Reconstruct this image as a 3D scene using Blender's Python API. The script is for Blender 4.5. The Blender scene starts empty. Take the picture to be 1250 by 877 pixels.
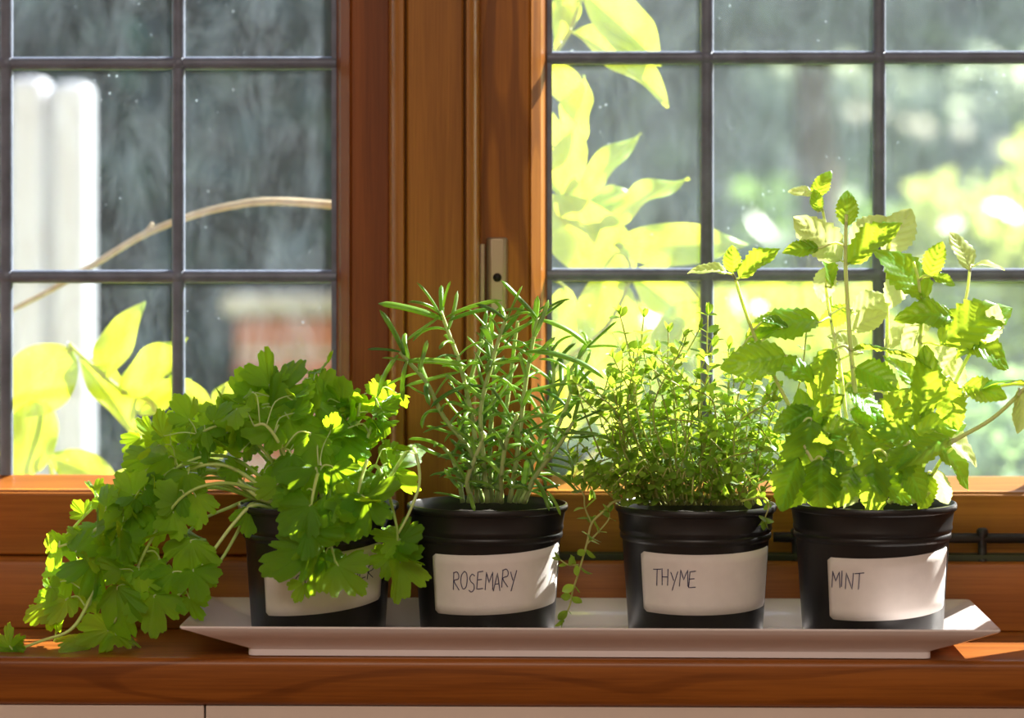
import bpy, math, random
from mathutils import Vector, Matrix, noise

# ------------------------------------------------------------------ camera, world, lights, exposure
scene = bpy.context.scene
C = scene.collection
ZC = 0.2477            # lens height above the sill top
FPX = 3200.0           # focal length in pixels of the 1250 px wide frame
HORIZON = 285.0        # image row of the horizon
DIST = 1.575           # lens to the plane of the pots
YAW = math.radians(1.2)
RIGHT = Vector((math.cos(YAW), math.sin(YAW), 0))
FWD = Vector((-math.sin(YAW), math.cos(YAW), 0))
CAM = Vector((0, 0, ZC)) - FWD * DIST

cam_data = bpy.data.cameras.new('camera')
cam = bpy.data.objects.new('camera', cam_data)
C.objects.link(cam)
cam.location = CAM
cam.rotation_euler = (math.pi / 2, 0, YAW)
cam_data.sensor_width = 36.0
cam_data.lens = FPX / 1250.0 * 36.0
cam_data.shift_y = -(438.5 - HORIZON) / 1250.0
cam_data.clip_start = 0.02
cam_data.dof.use_dof = True
cam_data.dof.focus_distance = 1.56
cam_data.dof.aperture_fstop = 4.8
scene.camera = cam

world = bpy.data.worlds.new('world')
scene.world = world
world.use_nodes = True
wn = world.node_tree
wn.nodes.clear()
sky = wn.nodes.new('ShaderNodeTexSky')
sky.sky_type = 'NISHITA'
sky.sun_disc = False
sky.sun_elevation = math.radians(40)
sky.sun_rotation = math.radians(50)
sky.air_density = 1.0
sky.dust_density = 2.0
wbg = wn.nodes.new('ShaderNodeBackground')
wbg.inputs['Strength'].default_value = 0.26
wout = wn.nodes.new('ShaderNodeOutputWorld')
wn.links.new(sky.outputs[0], wbg.inputs[0])
wn.links.new(wbg.outputs[0], wout.inputs[0])

SUN_AZ, SUN_EL = math.radians(130), math.radians(40)
to_sun = Vector((math.sin(SUN_AZ) * math.cos(SUN_EL), -math.cos(SUN_AZ) * math.cos(SUN_EL), math.sin(SUN_EL)))
sd = bpy.data.lights.new('sun', 'SUN')
sd.energy = 25.0
sd.angle = math.radians(0.6)
sd.color = (1.0, 0.96, 0.90)
sun = bpy.data.objects.new('sun', sd)
C.objects.link(sun)
sun.rotation_euler = to_sun.to_track_quat('Z', 'Y').to_euler()

# added warm fill light, unseen near the ceiling behind the camera
ad = bpy.data.lights.new('room_fill', 'AREA')
ad.shape = 'RECTANGLE'
ad.size, ad.size_y = 1.5, 1.2
ad.energy = 42.0
ad.color = (1.0, 0.88, 0.76)
area = bpy.data.objects.new('room_fill', ad)
C.objects.link(area)
area.location = (-0.1, -2.5, 1.43)

scene.view_settings.view_transform = 'Standard'
scene.view_settings.look = 'None'
scene.view_settings.exposure = 0.0
scene.view_settings.gamma = 1.0
scene.view_settings.use_curve_mapping = False
scene.cycles.use_denoising = True
scene.cycles.max_bounces = 10
scene.cycles.transparent_max_bounces = 16

rnd = random.Random(7)


def P(px, py, y):
    """the point of the plane Y=y seen at image position px,py"""
    d = FWD + RIGHT * ((px - 625.0) / FPX) + Vector((0, 0, (HORIZON - py) / FPX))
    return CAM + d * ((y - CAM.y) / d.y)


def X(px, y):
    return P(px, HORIZON, y).x


def Z(py, y):
    return P(625, py, y).z


def M(px, y=0.0):
    """length in metres of px image pixels at depth y"""
    return px * (DIST + y) / FPX


# ------------------------------------------------------------------ object helpers
def link(o, parent=None):
    C.objects.link(o)
    if parent is not None:
        o.parent = parent
    return o


def thing(name, label, cat, loc, group=None):
    o = bpy.data.objects.new(name, None)
    o.empty_display_size = 0.02
    o.location = loc
    o['label'] = label
    o['category'] = cat
    if group:
        o['group'] = group
    return link(o)


def tag(o, label, cat=None, group=None, kind=None):
    o['label'] = label
    if cat:
        o['category'] = cat
    if group:
        o['group'] = group
    if kind:
        o['kind'] = kind
    return o


class MB:
    """collects verts and faces of one mesh"""

    def __init__(self):
        self.v, self.f, self.uv = [], [], []

    def add(self, v, f, uv=None):
        n = len(self.v)
        self.v += [tuple(a) for a in v]
        self.f += [tuple(i + n for i in a) for a in f]
        self.uv += list(uv) if uv else [(0, 0)] * len(v)

    def box(self, x0, x1, y0, y1, z0, z1):
        self.add([(x0, y0, z0), (x1, y0, z0), (x1, y1, z0), (x0, y1, z0), (x0, y0, z1), (x1, y0, z1), (x1, y1, z1), (x0, y1, z1)],
                 [(0, 3, 2, 1), (4, 5, 6, 7), (0, 1, 5, 4), (1, 2, 6, 5), (2, 3, 7, 6), (3, 0, 4, 7)])

    def prism(self, prof, a, b, axis='x'):
        """closed profile (list of 2D points) swept from a to b along an axis"""
        n = len(prof)

        def at(p, t):
            return (t, p[0], p[1]) if axis == 'x' else ((p[0], p[1], t) if axis == 'z' else (p[0], t, p[1]))
        v = [at(p, a) for p in prof] + [at(p, b) for p in prof]
        f = [(i, (i + 1) % n, n + (i + 1) % n, n + i) for i in range(n)]
        f += [tuple(range(n - 1, -1, -1)), tuple(range(n, 2 * n))]
        self.add(v, f)

    def lathe(self, prof, seg=48, c=(0, 0, 0), cap0=False, cap1=False):
        n = len(prof)
        v, f = [], []
        for i in range(seg):
            a = 2 * math.pi * i / seg
            for r, z in prof:
                v.append((c[0] + r * math.cos(a), c[1] + r * math.sin(a), c[2] + z))
        for i in range(seg):
            j = (i + 1) % seg
            for k in range(n - 1):
                f.append((i * n + k, j * n + k, j * n + k + 1, i * n + k + 1))
        if cap0:
            f.append(tuple(i * n for i in range(seg - 1, -1, -1)))
        if cap1:
            f.append(tuple(i * n + n - 1 for i in range(seg)))
        self.add(v, f)

    def tube(self, pts, r0, r1=None, n=6, r=None):
        pts = [Vector(p) for p in pts]
        r1 = r0 if r1 is None else r1
        v, f, uv = [], [], []
        m = len(pts)
        ref = Vector((0.31, 0.83, 0.46))
        for i, p in enumerate(pts):
            d = (pts[min(i + 1, m - 1)] - pts[max(i - 1, 0)])
            if d.length < 1e-9:
                d = Vector((0, 0, 1))
            d.normalize()
            a = d.cross(ref)
            if a.length < 1e-4:
                a = d.cross(Vector((1, 0, 0)))
            a.normalize()
            b = d.cross(a)
            rr = r[i] if r else r0 + (r1 - r0) * i / max(1, m - 1)
            for k in range(n):
                t = 2 * math.pi * k / n
                v.append(p + (a * math.cos(t) + b * math.sin(t)) * rr)
                uv.append((k / n, i / max(1, m - 1)))
        for i in range(m - 1):
            for k in range(n):
                f.append((i * n + k, i * n + (k + 1) % n, (i + 1) * n + (k + 1) % n, (i + 1) * n + k))
        f.append(tuple(range(n - 1, -1, -1)))
        f.append(tuple((m - 1) * n + k for k in range(n)))
        self.add(v, f, uv)

    def mesh(self, name, mat=None, smooth=True, off=None):
        me = bpy.data.meshes.new(name)
        v = self.v
        if off is not None:
            v = [(a - off[0], b - off[1], c - off[2]) for a, b, c in v]
        me.from_pydata(v, [], self.f)
        ul = me.uv_layers.new(name='UVMap')
        idx = [0] * len(me.loops)
        me.loops.foreach_get('vertex_index', idx)
        flat = []
        for i in idx:
            flat += self.uv[i]
        ul.data.foreach_set('uv', flat)
        if smooth:
            me.polygons.foreach_set('use_smooth', [True] * len(me.polygons))
        if mat:
            me.materials.append(mat)
        me.update()
        return me

    def build(self, name, mat, parent=None, smooth=False, bevel=0, off=None, seg=2):
        if off is None and parent is not None:
            p, off = parent, Vector((0, 0, 0))
            while p is not None:
                off = off + p.location
                p = p.parent
        o = bpy.data.objects.new(name, self.mesh(name, mat, smooth, off))
        link(o, parent)
        if bevel:
            md = o.modifiers.new('bevel', 'BEVEL')
            md.width = bevel
            md.segments = seg
            md.limit_method = 'ANGLE'
            md.angle_limit = math.radians(40)
            for p in o.data.polygons:
                p.use_smooth = True
            o.data.set_sharp_from_angle(angle=math.radians(35))
        return o


def crom(pts, per=6):
    """smooth curve through points"""
    pts = [Vector(p) for p in pts]
    if len(pts) < 3:
        return [pts[0].lerp(pts[-1], i / per) for i in range(per + 1)]
    q = [pts[0] * 2 - pts[1]] + pts + [pts[-1] * 2 - pts[-2]]
    out = []
    for i in range(1, len(q) - 2):
        for k in range(per):
            t = k / per
            a, b, c, d = q[i - 1], q[i], q[i + 1], q[i + 2]
            out.append(0.5 * ((2 * b) + (c - a) * t + (2 * a - 5 * b + 4 * c - d) * t * t + (3 * b - a - 3 * c + d) * t ** 3))
    out.append(pts[-1])
    return out


# ------------------------------------------------------------------ materials
def new_mat(name):
    m = bpy.data.materials.new(name)
    m.use_nodes = True
    nt = m.node_tree
    nt.nodes.clear()
    out = nt.nodes.new('ShaderNodeOutputMaterial')
    return m, nt, out


def N(nt, kind, **kw):
    n = nt.nodes.new(kind)
    for k, v in kw.items():
        if k in ('operation', 'blend_type', 'data_type', 'noise_dimensions', 'wave_type', 'bands_direction', 'wave_profile', 'feature'):
            setattr(n, k, v)
        else:
            n.inputs[k.replace('_', ' ')].default_value = v
    return n


def ramp(nt, stops, src=None):
    r = nt.nodes.new('ShaderNodeValToRGB')
    e = r.color_ramp.elements
    while len(e) < len(stops):
        e.new(0.5)
    for el, (p, c) in zip(e, stops):
        el.position = p
        el.color = (c[0], c[1], c[2], 1) if len(c) == 3 else c
    if src is not None:
        nt.links.new(src, r.inputs[0])
    return r


def srgb(r, g, b):
    def f(c):
        c /= 255.0
        return c / 12.92 if c <= 0.04045 else ((c + 0.055) / 1.055) ** 2.4
    return (f(r), f(g), f(b))


def plain(name, col, rough=0.5, metal=0.0, spec=0.5, bump=0.0, bscale=200.0, var=0.0, vscale=20.0, coat=0.0):
    m, nt, out = new_mat(name)
    b = N(nt, 'ShaderNodeBsdfPrincipled', Roughness=rough, Metallic=metal)
    b.inputs['Base Color'].default_value = (*col, 1)
    b.inputs['Specular IOR Level'].default_value = spec
    b.inputs['Coat Weight'].default_value = coat
    tc = N(nt, 'ShaderNodeTexCoord')
    if var:
        nz = N(nt, 'ShaderNodeTexNoise', Scale=vscale, Detail=4.0)
        nt.links.new(tc.outputs['Object'], nz.inputs['Vector'])
        r = ramp(nt, [(0.3, tuple(c * (1 - var) for c in col)), (0.7, tuple(min(1, c * (1 + var)) for c in col))], nz.outputs['Fac'])
        nt.links.new(r.outputs[0], b.inputs['Base Color'])
    if bump:
        nb = N(nt, 'ShaderNodeTexNoise', Scale=bscale, Detail=3.0)
        nt.links.new(tc.outputs['Object'], nb.inputs['Vector'])
        bp = N(nt, 'ShaderNodeBump', Strength=bump, Distance=0.001)
        nt.links.new(nb.outputs['Fac'], bp.inputs['Height'])
        nt.links.new(bp.outputs[0], b.inputs['Normal'])
    nt.links.new(b.outputs[0], out.inputs[0])
    return m


def wood(name, axis, light, dark, rough=0.38, seed=0.0, figure=0.0):
    """varnished pine, grain along an axis"""
    m, nt, out = new_mat(name)
    b = N(nt, 'ShaderNodeBsdfPrincipled', Roughness=rough)
    b.inputs['Coat Weight'].default_value = 0.06
    b.inputs['Specular IOR Level'].default_value = 0.3
    b.inputs['Coat Roughness'].default_value = 0.25
    tc = N(nt, 'ShaderNodeTexCoord')
    mp = N(nt, 'ShaderNodeMapping')
    mp.inputs['Location'].default_value = (seed, seed * 1.7, seed * 0.6)
    s = [55.0, 55.0, 55.0]
    s['xyz'.index(axis)] = 2.2
    mp.inputs['Scale'].default_value = s
    nt.links.new(tc.outputs['Object'], mp.inputs['Vector'])
    n1 = N(nt, 'ShaderNodeTexNoise', Scale=1.0, Detail=6.0, Roughness=0.6, Distortion=0.6)
    nt.links.new(mp.outputs[0], n1.inputs['Vector'])
    r1 = ramp(nt, [(0.25, dark), (0.55, tuple((a * 0.35 + c * 0.65) for a, c in zip(dark, light))), (0.8, light)], n1.outputs['Fac'])
    # fine pores
    mp2 = N(nt, 'ShaderNodeMapping')
    s2 = [900.0, 900.0, 900.0]
    s2['xyz'.index(axis)] = 18.0
    mp2.inputs['Scale'].default_value = s2
    nt.links.new(tc.outputs['Object'], mp2.inputs['Vector'])
    n2 = N(nt, 'ShaderNodeTexNoise', Scale=1.0, Detail=2.0)
    nt.links.new(mp2.outputs[0], n2.inputs['Vector'])
    r2 = ramp(nt, [(0.3, (0.82, 0.8, 0.78)), (0.6, (1, 1, 1))], n2.outputs['Fac'])
    mul = N(nt, 'ShaderNodeMixRGB', blend_type='MULTIPLY', Fac=1.0)
    nt.links.new(r1.outputs[0], mul.inputs[1])
    nt.links.new(r2.outputs[0], mul.inputs[2])
    src = mul.outputs[0]
    if figure:
        mp3 = N(nt, 'ShaderNodeMapping')
        s3 = [30.0, 30.0, 30.0]
        s3['xyz'.index(axis)] = 4.0
        mp3.inputs['Scale'].default_value = s3
        mp3.inputs['Location'].default_value = (seed, 0, seed)
        nt.links.new(tc.outputs['Object'], mp3.inputs['Vector'])
        w = N(nt, 'ShaderNodeTexNoise', Scale=0.7, Detail=1.0, Distortion=1.2)
        nt.links.new(mp3.outputs[0], w.inputs['Vector'])
        mm = N(nt, 'ShaderNodeMath', operation='MULTIPLY')
        mm.inputs[1].default_value = 26.0
        nt.links.new(w.outputs['Fac'], mm.inputs[0])
        sn = N(nt, 'ShaderNodeMath', operation='SINE')
        nt.links.new(mm.outputs[0], sn.inputs[0])
        r3 = ramp(nt, [(0.0, (1, 1, 1)), (0.72, (1, 1, 1)), (0.95, (1 - figure, 1 - figure * 1.15, 1 - figure * 1.2))], sn.outputs[0])
        mul2 = N(nt, 'ShaderNodeMixRGB', blend_type='MULTIPLY', Fac=1.0)
        nt.links.new(src, mul2.inputs[1])
        nt.links.new(r3.outputs[0], mul2.inputs[2])
        src = mul2.outputs[0]
    nt.links.new(src, b.inputs['Base Color'])
    bp = N(nt, 'ShaderNodeBump', Strength=0.12, Distance=0.0006)
    nt.links.new(n2.outputs['Fac'], bp.inputs['Height'])
    nt.links.new(bp.outputs[0], b.inputs['Normal'])
    nt.links.new(b.outputs[0], out.inputs[0])
    return m


def leaf_mat(name, c_dark, c_light, trans, tmix=0.45, rough=0.42, veins=0.0, vein_n=7.0, per_island=False, spec=0.5, bump=0.0, bscale=300.0, under=None, sss=0.0):
    """green tissue: reflects like a leaf, glows when lit from behind"""
    m, nt, out = new_mat(name)
    tc = N(nt, 'ShaderNodeTexCoord')
    if per_island:
        g = N(nt, 'ShaderNodeNewGeometry')
        rsrc = g.outputs['Random Per Island']
    else:
        g = N(nt, 'ShaderNodeObjectInfo')
        rsrc = g.outputs['Random']
    r = ramp(nt, [(0.0, c_dark), (1.0, c_light)], rsrc)
    tr = ramp(nt, [(0.0, tuple(a * 0.72 for a in trans)), (1.0, trans)], rsrc)
    csrc, tsrc = r.outputs[0], tr.outputs[0]
    uvn = N(nt, 'ShaderNodeUVMap')
    sep = N(nt, 'ShaderNodeSeparateXYZ')
    nt.links.new(uvn.outputs[0], sep.inputs[0])
    if veins:
        # u in 0..1 across (0.5 = midrib), v along
        a = N(nt, 'ShaderNodeMath', operation='SUBTRACT'); a.inputs[1].default_value = 0.5
        nt.links.new(sep.outputs['X'], a.inputs[0])
        ab = N(nt, 'ShaderNodeMath', operation='ABSOLUTE'); nt.links.new(a.outputs[0], ab.inputs[0])
        k1 = N(nt, 'ShaderNodeMath', operation='MULTIPLY'); k1.inputs[1].default_value = 0.5
        nt.links.new(ab.outputs[0], k1.inputs[0])
        d = N(nt, 'ShaderNodeMath', operation='SUBTRACT')
        nt.links.new(sep.outputs['Y'], d.inputs[0]); nt.links.new(k1.outputs[0], d.inputs[1])
        k2 = N(nt, 'ShaderNodeMath', operation='MULTIPLY'); k2.inputs[1].default_value = vein_n
        nt.links.new(d.outputs[0], k2.inputs[0])
        fr = N(nt, 'ShaderNodeMath', operation='FRACT'); nt.links.new(k2.outputs[0], fr.inputs[0])
        pp = N(nt, 'ShaderNodeMath', operation='PINGPONG'); pp.inputs[1].default_value = 0.5
        nt.links.new(fr.outputs[0], pp.inputs[0])
        vr = ramp(nt, [(0.0, (1, 1, 1)), (0.12, (0, 0, 0))], pp.outputs[0])
        mr = ramp(nt, [(0.0, (1, 1, 1)), (0.035, (1, 1, 1)), (0.06, (0, 0, 0))], ab.outputs[0])
        mx = N(nt, 'ShaderNodeMixRGB', blend_type='LIGHTEN', Fac=1.0)
        nt.links.new(vr.outputs[0], mx.inputs[1]); nt.links.new(mr.outputs[0], mx.inputs[2])
        kk = N(nt, 'ShaderNodeMath', operation='MULTIPLY'); kk.inputs[1].default_value = veins
        nt.links.new(mx.outputs[0], kk.inputs[0])
        c2 = N(nt, 'ShaderNodeMixRGB'); c2.inputs[2].default_value = (*[min(1, x * 2.0 + 0.03) for x in c_light], 1)
        nt.links.new(kk.outputs[0], c2.inputs[0]); nt.links.new(csrc, c2.inputs[1])
        csrc = c2.outputs[0]
        t2 = N(nt, 'ShaderNodeMixRGB'); t2.inputs[2].default_value = (*[x * 0.45 for x in trans], 1)
        nt.links.new(kk.outputs[0], t2.inputs[0]); nt.links.new(tsrc, t2.inputs[1])
        tsrc = t2.outputs[0]
    if under is not None:
        ur = ramp(nt, [(0.0, (1, 1, 1)), (0.42, (1, 1, 1)), (0.5, (0, 0, 0))], sep.outputs['X'])
        c3 = N(nt, 'ShaderNodeMixRGB'); c3.inputs[2].default_value = (*under, 1)
        nt.links.new(ur.outputs[0], c3.inputs[0]); nt.links.new(csrc, c3.inputs[1])
        csrc = c3.outputs[0]
    b = N(nt, 'ShaderNodeBsdfPrincipled', Roughness=rough)
    if sss:
        b.inputs['Subsurface Weight'].default_value = sss
        b.inputs['Subsurface Radius'].default_value = (1.0, 1.0, 0.5)
        b.inputs['Subsurface Scale'].default_value = 0.003
    b.inputs['Specular IOR Level'].default_value = spec
    nt.links.new(csrc, b.inputs['Base Color'])
    t = N(nt, 'ShaderNodeBsdfTranslucent')
    nt.links.new(tsrc, t.inputs[0])
    if bump:
        nb = N(nt, 'ShaderNodeTexNoise', Scale=bscale, Detail=2.0)
        nt.links.new(tc.outputs['Object'], nb.inputs['Vector'])
        bp = N(nt, 'ShaderNodeBump', Strength=bump, Distance=0.001)
        nt.links.new(nb.outputs['Fac'], bp.inputs['Height'])
        nt.links.new(bp.outputs[0], b.inputs['Normal'])
    mix = N(nt, 'ShaderNodeMixShader', Fac=tmix)
    nt.links.new(b.outputs[0], mix.inputs[1])
    nt.links.new(t.outputs[0], mix.inputs[2])
    nt.links.new(mix.outputs[0], out.inputs[0])
    return m


def glass_mat(name, haze, streak, seed):
    """thin old window glass with a film of dust, smears and dried drops"""
    m, nt, out = new_mat(name)
    tc = N(nt, 'ShaderNodeTexCoord')
    mp = N(nt, 'ShaderNodeMapping')
    mp.inputs['Location'].default_value = (seed, 0, seed * 0.7)
    mp.inputs['Scale'].default_value = (1, 1, 0.45)
    nt.links.new(tc.outputs['Object'], mp.inputs['Vector'])
    n1 = N(nt, 'ShaderNodeTexNoise', Scale=34.0, Detail=8.0, Roughness=0.72, Distortion=0.5)
    nt.links.new(mp.outputs[0], n1.inputs['Vector'])
    r1 = ramp(nt, [(0.42, (0, 0, 0)), (0.75, (streak,) * 3)], n1.outputs['Fac'])
    v = N(nt, 'ShaderNodeTexVoronoi', Scale=95.0)
    nt.links.new(tc.outputs['Object'], v.inputs['Vector'])
    r2 = ramp(nt, [(0.0, (0.22,) * 3), (0.06, (0.15,) * 3), (0.1, (0, 0, 0))], v.outputs['Distance'])
    n3 = N(nt, 'ShaderNodeTexNoise', Scale=18.0, Detail=1.0)
    nt.links.new(tc.outputs['Object'], n3.inputs['Vector'])
    r3 = ramp(nt, [(0.5, (0, 0, 0)), (0.62, (1, 1, 1))], n3.outputs['Fac'])
    sp = N(nt, 'ShaderNodeMixRGB', blend_type='MULTIPLY', Fac=1.0)
    nt.links.new(r2.outputs[0], sp.inputs[1]); nt.links.new(r3.outputs[0], sp.inputs[2])
    ad1 = N(nt, 'ShaderNodeMath', operation='ADD'); nt.links.new(r1.outputs[0], ad1.inputs[0]); nt.links.new(sp.outputs[0], ad1.inputs[1])
    ad2 = N(nt, 'ShaderNodeMath', operation='ADD'); ad2.inputs[1].default_value = haze
    nt.links.new(ad1.outputs[0], ad2.inputs[0])
    tr = N(nt, 'ShaderNodeBsdfTransparent'); tr.inputs[0].default_value = (0.97, 0.985, 0.975, 1)
    gl = N(nt, 'ShaderNodeBsdfGlossy', Roughness=0.02)
    lwt = N(nt, 'ShaderNodeLayerWeight', Blend=0.5)
    pw = N(nt, 'ShaderNodeMath', operation='POWER'); pw.inputs[1].default_value = 5.0
    nt.links.new(lwt.outputs['Facing'], pw.inputs[0])
    fr = N(nt, 'ShaderNodeMath', operation='MULTIPLY_ADD'); fr.inputs[1].default_value = 0.9; fr.inputs[2].default_value = 0.035
    nt.links.new(pw.outputs[0], fr.inputs[0])
    mg = N(nt, 'ShaderNodeMixShader')
    nt.links.new(fr.outputs[0], mg.inputs[0]); nt.links.new(tr.outputs[0], mg.inputs[1]); nt.links.new(gl.outputs[0], mg.inputs[2])
    tl = N(nt, 'ShaderNodeBsdfTranslucent'); tl.inputs[0].default_value = (0.72, 0.86, 1.0, 1)
    md = N(nt, 'ShaderNodeMixShader')
    nt.links.new(ad2.outputs[0], md.inputs[0]); nt.links.new(mg.outputs[0], md.inputs[1]); nt.links.new(tl.outputs[0], md.inputs[2])
    nt.links.new(md.outputs[0], out.inputs[0])
    return m


PINE_L, PINE_D = srgb(178, 108, 40), srgb(122, 66, 20)
RED_L, RED_D = srgb(156, 90, 38), srgb(112, 58, 22)
GOLD_L, GOLD_D = srgb(186, 126, 48), srgb(140, 88, 28)
W_sill = wood('varnished_pine_sill', 'x', srgb(176, 106, 40), srgb(112, 58, 18), 0.33, 0.3, 0.25)
W_rail = wood('varnished_pine_rail', 'x', PINE_L, PINE_D, 0.4, 2.1)
W_rail_g = wood('golden_pine_rail', 'x', GOLD_L, GOLD_D, 0.4, 4.7)
W_post = wood('varnished_pine_post', 'z', GOLD_L, GOLD_D, 0.42, 1.2)
W_bead = wood('polished_pine_bead', 'z', GOLD_L, GOLD_D, 0.3, 6.6)
W_bead.node_tree.nodes['Principled BSDF'].inputs['Specular IOR Level'].default_value = 0.6
W_red = wood('red_pine_stile', 'z', RED_L, RED_D, 0.42, 3.4)
W_fig = wood('figured_pine_stile', 'z', srgb(190, 122, 44), srgb(146, 86, 26), 0.36, 5.9, 0.35)
LEAD = plain('lead_came', srgb(108, 117, 138), 0.45, 0.1, var=0.25, vscale=60, bump=0.3, bscale=250)
GLASS_L = glass_mat('dusty_glass_left', 0.007, 0.035, 1.3)
GLASS_R = glass_mat('hazy_dusty_glass_right', 0.022, 0.03, 4.1)  # right panes: extra haze put into the dust film to brighten the view
CREAM = plain('cream_wall_paint', srgb(222, 205, 192), 0.7, bump=0.15, bscale=90, var=0.04, vscale=8)
WHITE_PAINT = plain('white_wall_paint', srgb(236, 228, 220), 0.7)
FLOOR_M = wood('oak_floor', 'x', srgb(140, 104, 76), srgb(100, 70, 50), 0.5, 8.0)
BLACK = plain('black_pot_plastic', srgb(26, 25, 26), 0.38, spec=0.45, bump=0.1, bscale=120, var=0.2, vscale=40)
PAPER = plain('white_paper_label', srgb(226, 219, 215), 0.75, bump=0.08, bscale=400, var=0.03, vscale=120)
INK = plain('dark_blue_ink', srgb(52, 50, 92), 0.6)
SOIL = plain('potting_soil', srgb(36, 26, 19), 0.95, bump=1.0, bscale=500, var=0.6, vscale=260)
CERAMIC = plain('white_glazed_ceramic', srgb(236, 226, 226), 0.14, spec=0.6, coat=0.5)
IRON = plain('black_iron', srgb(44, 42, 40), 0.45, 0.5, bump=0.2, bscale=300)
STEEL = plain('nickel_plated_steel', srgb(190, 176, 150), 0.3, 0.6)
DARK_HOLE = plain('dark_screw', srgb(30, 28, 24), 0.5, 0.4)
SEAL = plain('dark_green_weather_seal', srgb(58, 62, 42), 0.8)

COR_LEAF = leaf_mat('coriander_leaf_tissue', srgb(78, 150, 22), srgb(150, 206, 50), srgb(206, 246, 40), 0.52, 0.27, spec=0.7, bump=0.5, bscale=160)
COR_STEM = leaf_mat('coriander_stem_tissue', srgb(168, 200, 100), srgb(208, 228, 150), srgb(220, 240, 150), 0.0, 0.35, sss=0.8)
ROS_LEAF = leaf_mat('rosemary_leaf_tissue', srgb(66, 118, 50), srgb(146, 184, 72), srgb(200, 236, 80), 0.42, 0.36, under=srgb(176, 196, 160), spec=0.7)
ROS_STEM = leaf_mat('rosemary_stem_tissue', srgb(150, 172, 104), srgb(186, 200, 140), srgb(190, 210, 120), 0.0, 0.5, sss=0.6)
ROS_WOOD = plain('rosemary_bark', srgb(112, 96, 70), 0.85, var=0.4, vscale=200)
THY_LEAF = leaf_mat('thyme_leaf_tissue', srgb(72, 104, 44), srgb(142, 182, 74), srgb(204, 236, 66), 0.5, 0.34)
THY_STEM = leaf_mat('thyme_stem_tissue', srgb(176, 176, 100), srgb(210, 212, 136), srgb(220, 224, 120), 0.3, 0.5)
MINT_LEAF = leaf_mat('mint_leaf_tissue', srgb(40, 112, 40), srgb(104, 168, 56), srgb(222, 246, 60), 0.54, 0.3, veins=0.65, vein_n=7.0)
MINT_PALE = leaf_mat('young_mint_leaf_tissue', srgb(190, 214, 110), srgb(222, 236, 150), srgb(246, 252, 160), 0.58, 0.45, veins=0.3, vein_n=7.0)
MINT_STEM = leaf_mat('mint_stem_tissue', srgb(206, 224, 140), srgb(230, 240, 180), srgb(230, 244, 150), 0.0, 0.4, sss=0.9)
VINE_LEAF = leaf_mat('vine_leaf_tissue', srgb(128, 176, 40), srgb(170, 204, 48), srgb(236, 243, 62), 0.5, 0.4, veins=0.5, vein_n=8.0)
VINE_STEM = leaf_mat('vine_stem_tissue', srgb(176, 190, 80), srgb(200, 210, 110), srgb(220, 232, 100), 0.35, 0.5)
SHOOT = plain('pale_bare_shoot_bark', srgb(196, 180, 148), 0.6, var=0.15, vscale=120)

# ------------------------------------------------------------------ the room
struct = lambda o, label: tag(o, label, kind='structure')
ROOM_X0, ROOM_X1, ROOM_Y0, ROOM_Z0, ROOM_Z1 = -1.9, 1.9, -4.0, -0.98, 1.45
WALL_Y = -0.0465        # inner face of the window wall
WIN_X0, WIN_X1, WIN_Z1 = -0.66, 0.60, 0.72
b = MB(); b.box(ROOM_X0, ROOM_X1, ROOM_Y0, 0.18, ROOM_Z0 - 0.08, ROOM_Z0)
struct(b.build('floor', FLOOR_M), 'oak boarded room floor below the frame')
b = MB(); b.box(ROOM_X0, ROOM_X1, ROOM_Y0, 0.18, ROOM_Z1, ROOM_Z1 + 0.08)
struct(b.build('ceiling', WHITE_PAINT), 'white room ceiling above the frame')
for s, x0, x1 in (('left', ROOM_X0 - 0.1, ROOM_X0), ('right', ROOM_X1, ROOM_X1 + 0.1)):
    b = MB(); b.box(x0, x1, ROOM_Y0, 0.18, ROOM_Z0, ROOM_Z1)
    struct(b.build('wall_' + s, CREAM), 'cream side wall of the room on the ' + s)
b = MB(); b.box(ROOM_X0, ROOM_X1, ROOM_Y0 - 0.1, ROOM_Y0, ROOM_Z0, ROOM_Z1)
struct(b.build('wall_back', CREAM), 'cream wall behind the viewer')
wf = MB()
wf.box(ROOM_X0, WIN_X0, WALL_Y, 0.18, ROOM_Z0, ROOM_Z1)
wf.box(WIN_X1, ROOM_X1, WALL_Y, 0.18, ROOM_Z0, ROOM_Z1)
wf.box(WIN_X0, WIN_X1, WALL_Y, 0.18, WIN_Z1, ROOM_Z1)
wf.box(WIN_X0, WIN_X1, WALL_Y + 0.012, 0.18, ROOM_Z0, -0.032)
wall_front = struct(wf.build('wall_front', CREAM), 'cream wall around and below the window')
xj = X(250, WALL_Y)
for x0, x1 in ((WIN_X0, xj - 0.0006), (xj + 0.0006, WIN_X1)):
    b = MB(); b.box(x0, x1, WALL_Y, WALL_Y + 0.012, ROOM_Z0 + 0.02, -0.0285)
    b.build('panel', CREAM, wall_front, bevel=0.0006)

# window sill: a thick board with a rounded nose
NOSE = -0.0515
prof = [(0.066, 0.0), (0.066, -0.028), (NOSE + 0.006, -0.0285), (NOSE + 0.002, -0.0265), (NOSE, -0.022)]
prof += [(NOSE + 0.004 - 0.004 * math.cos(a), -0.005 + 0.005 * math.sin(a)) for a in [i * math.pi / 2 / 7 for i in range(8)]]
b = MB(); b.prism(prof[::-1], WIN_X0 - 0.03, WIN_X1 + 0.03, 'x')
sill = struct(b.build('trim_1', W_sill, smooth=True), 'varnished pine window sill board with a rounded front edge')
sill.data.set_sharp_from_angle(angle=math.radians(40))

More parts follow.
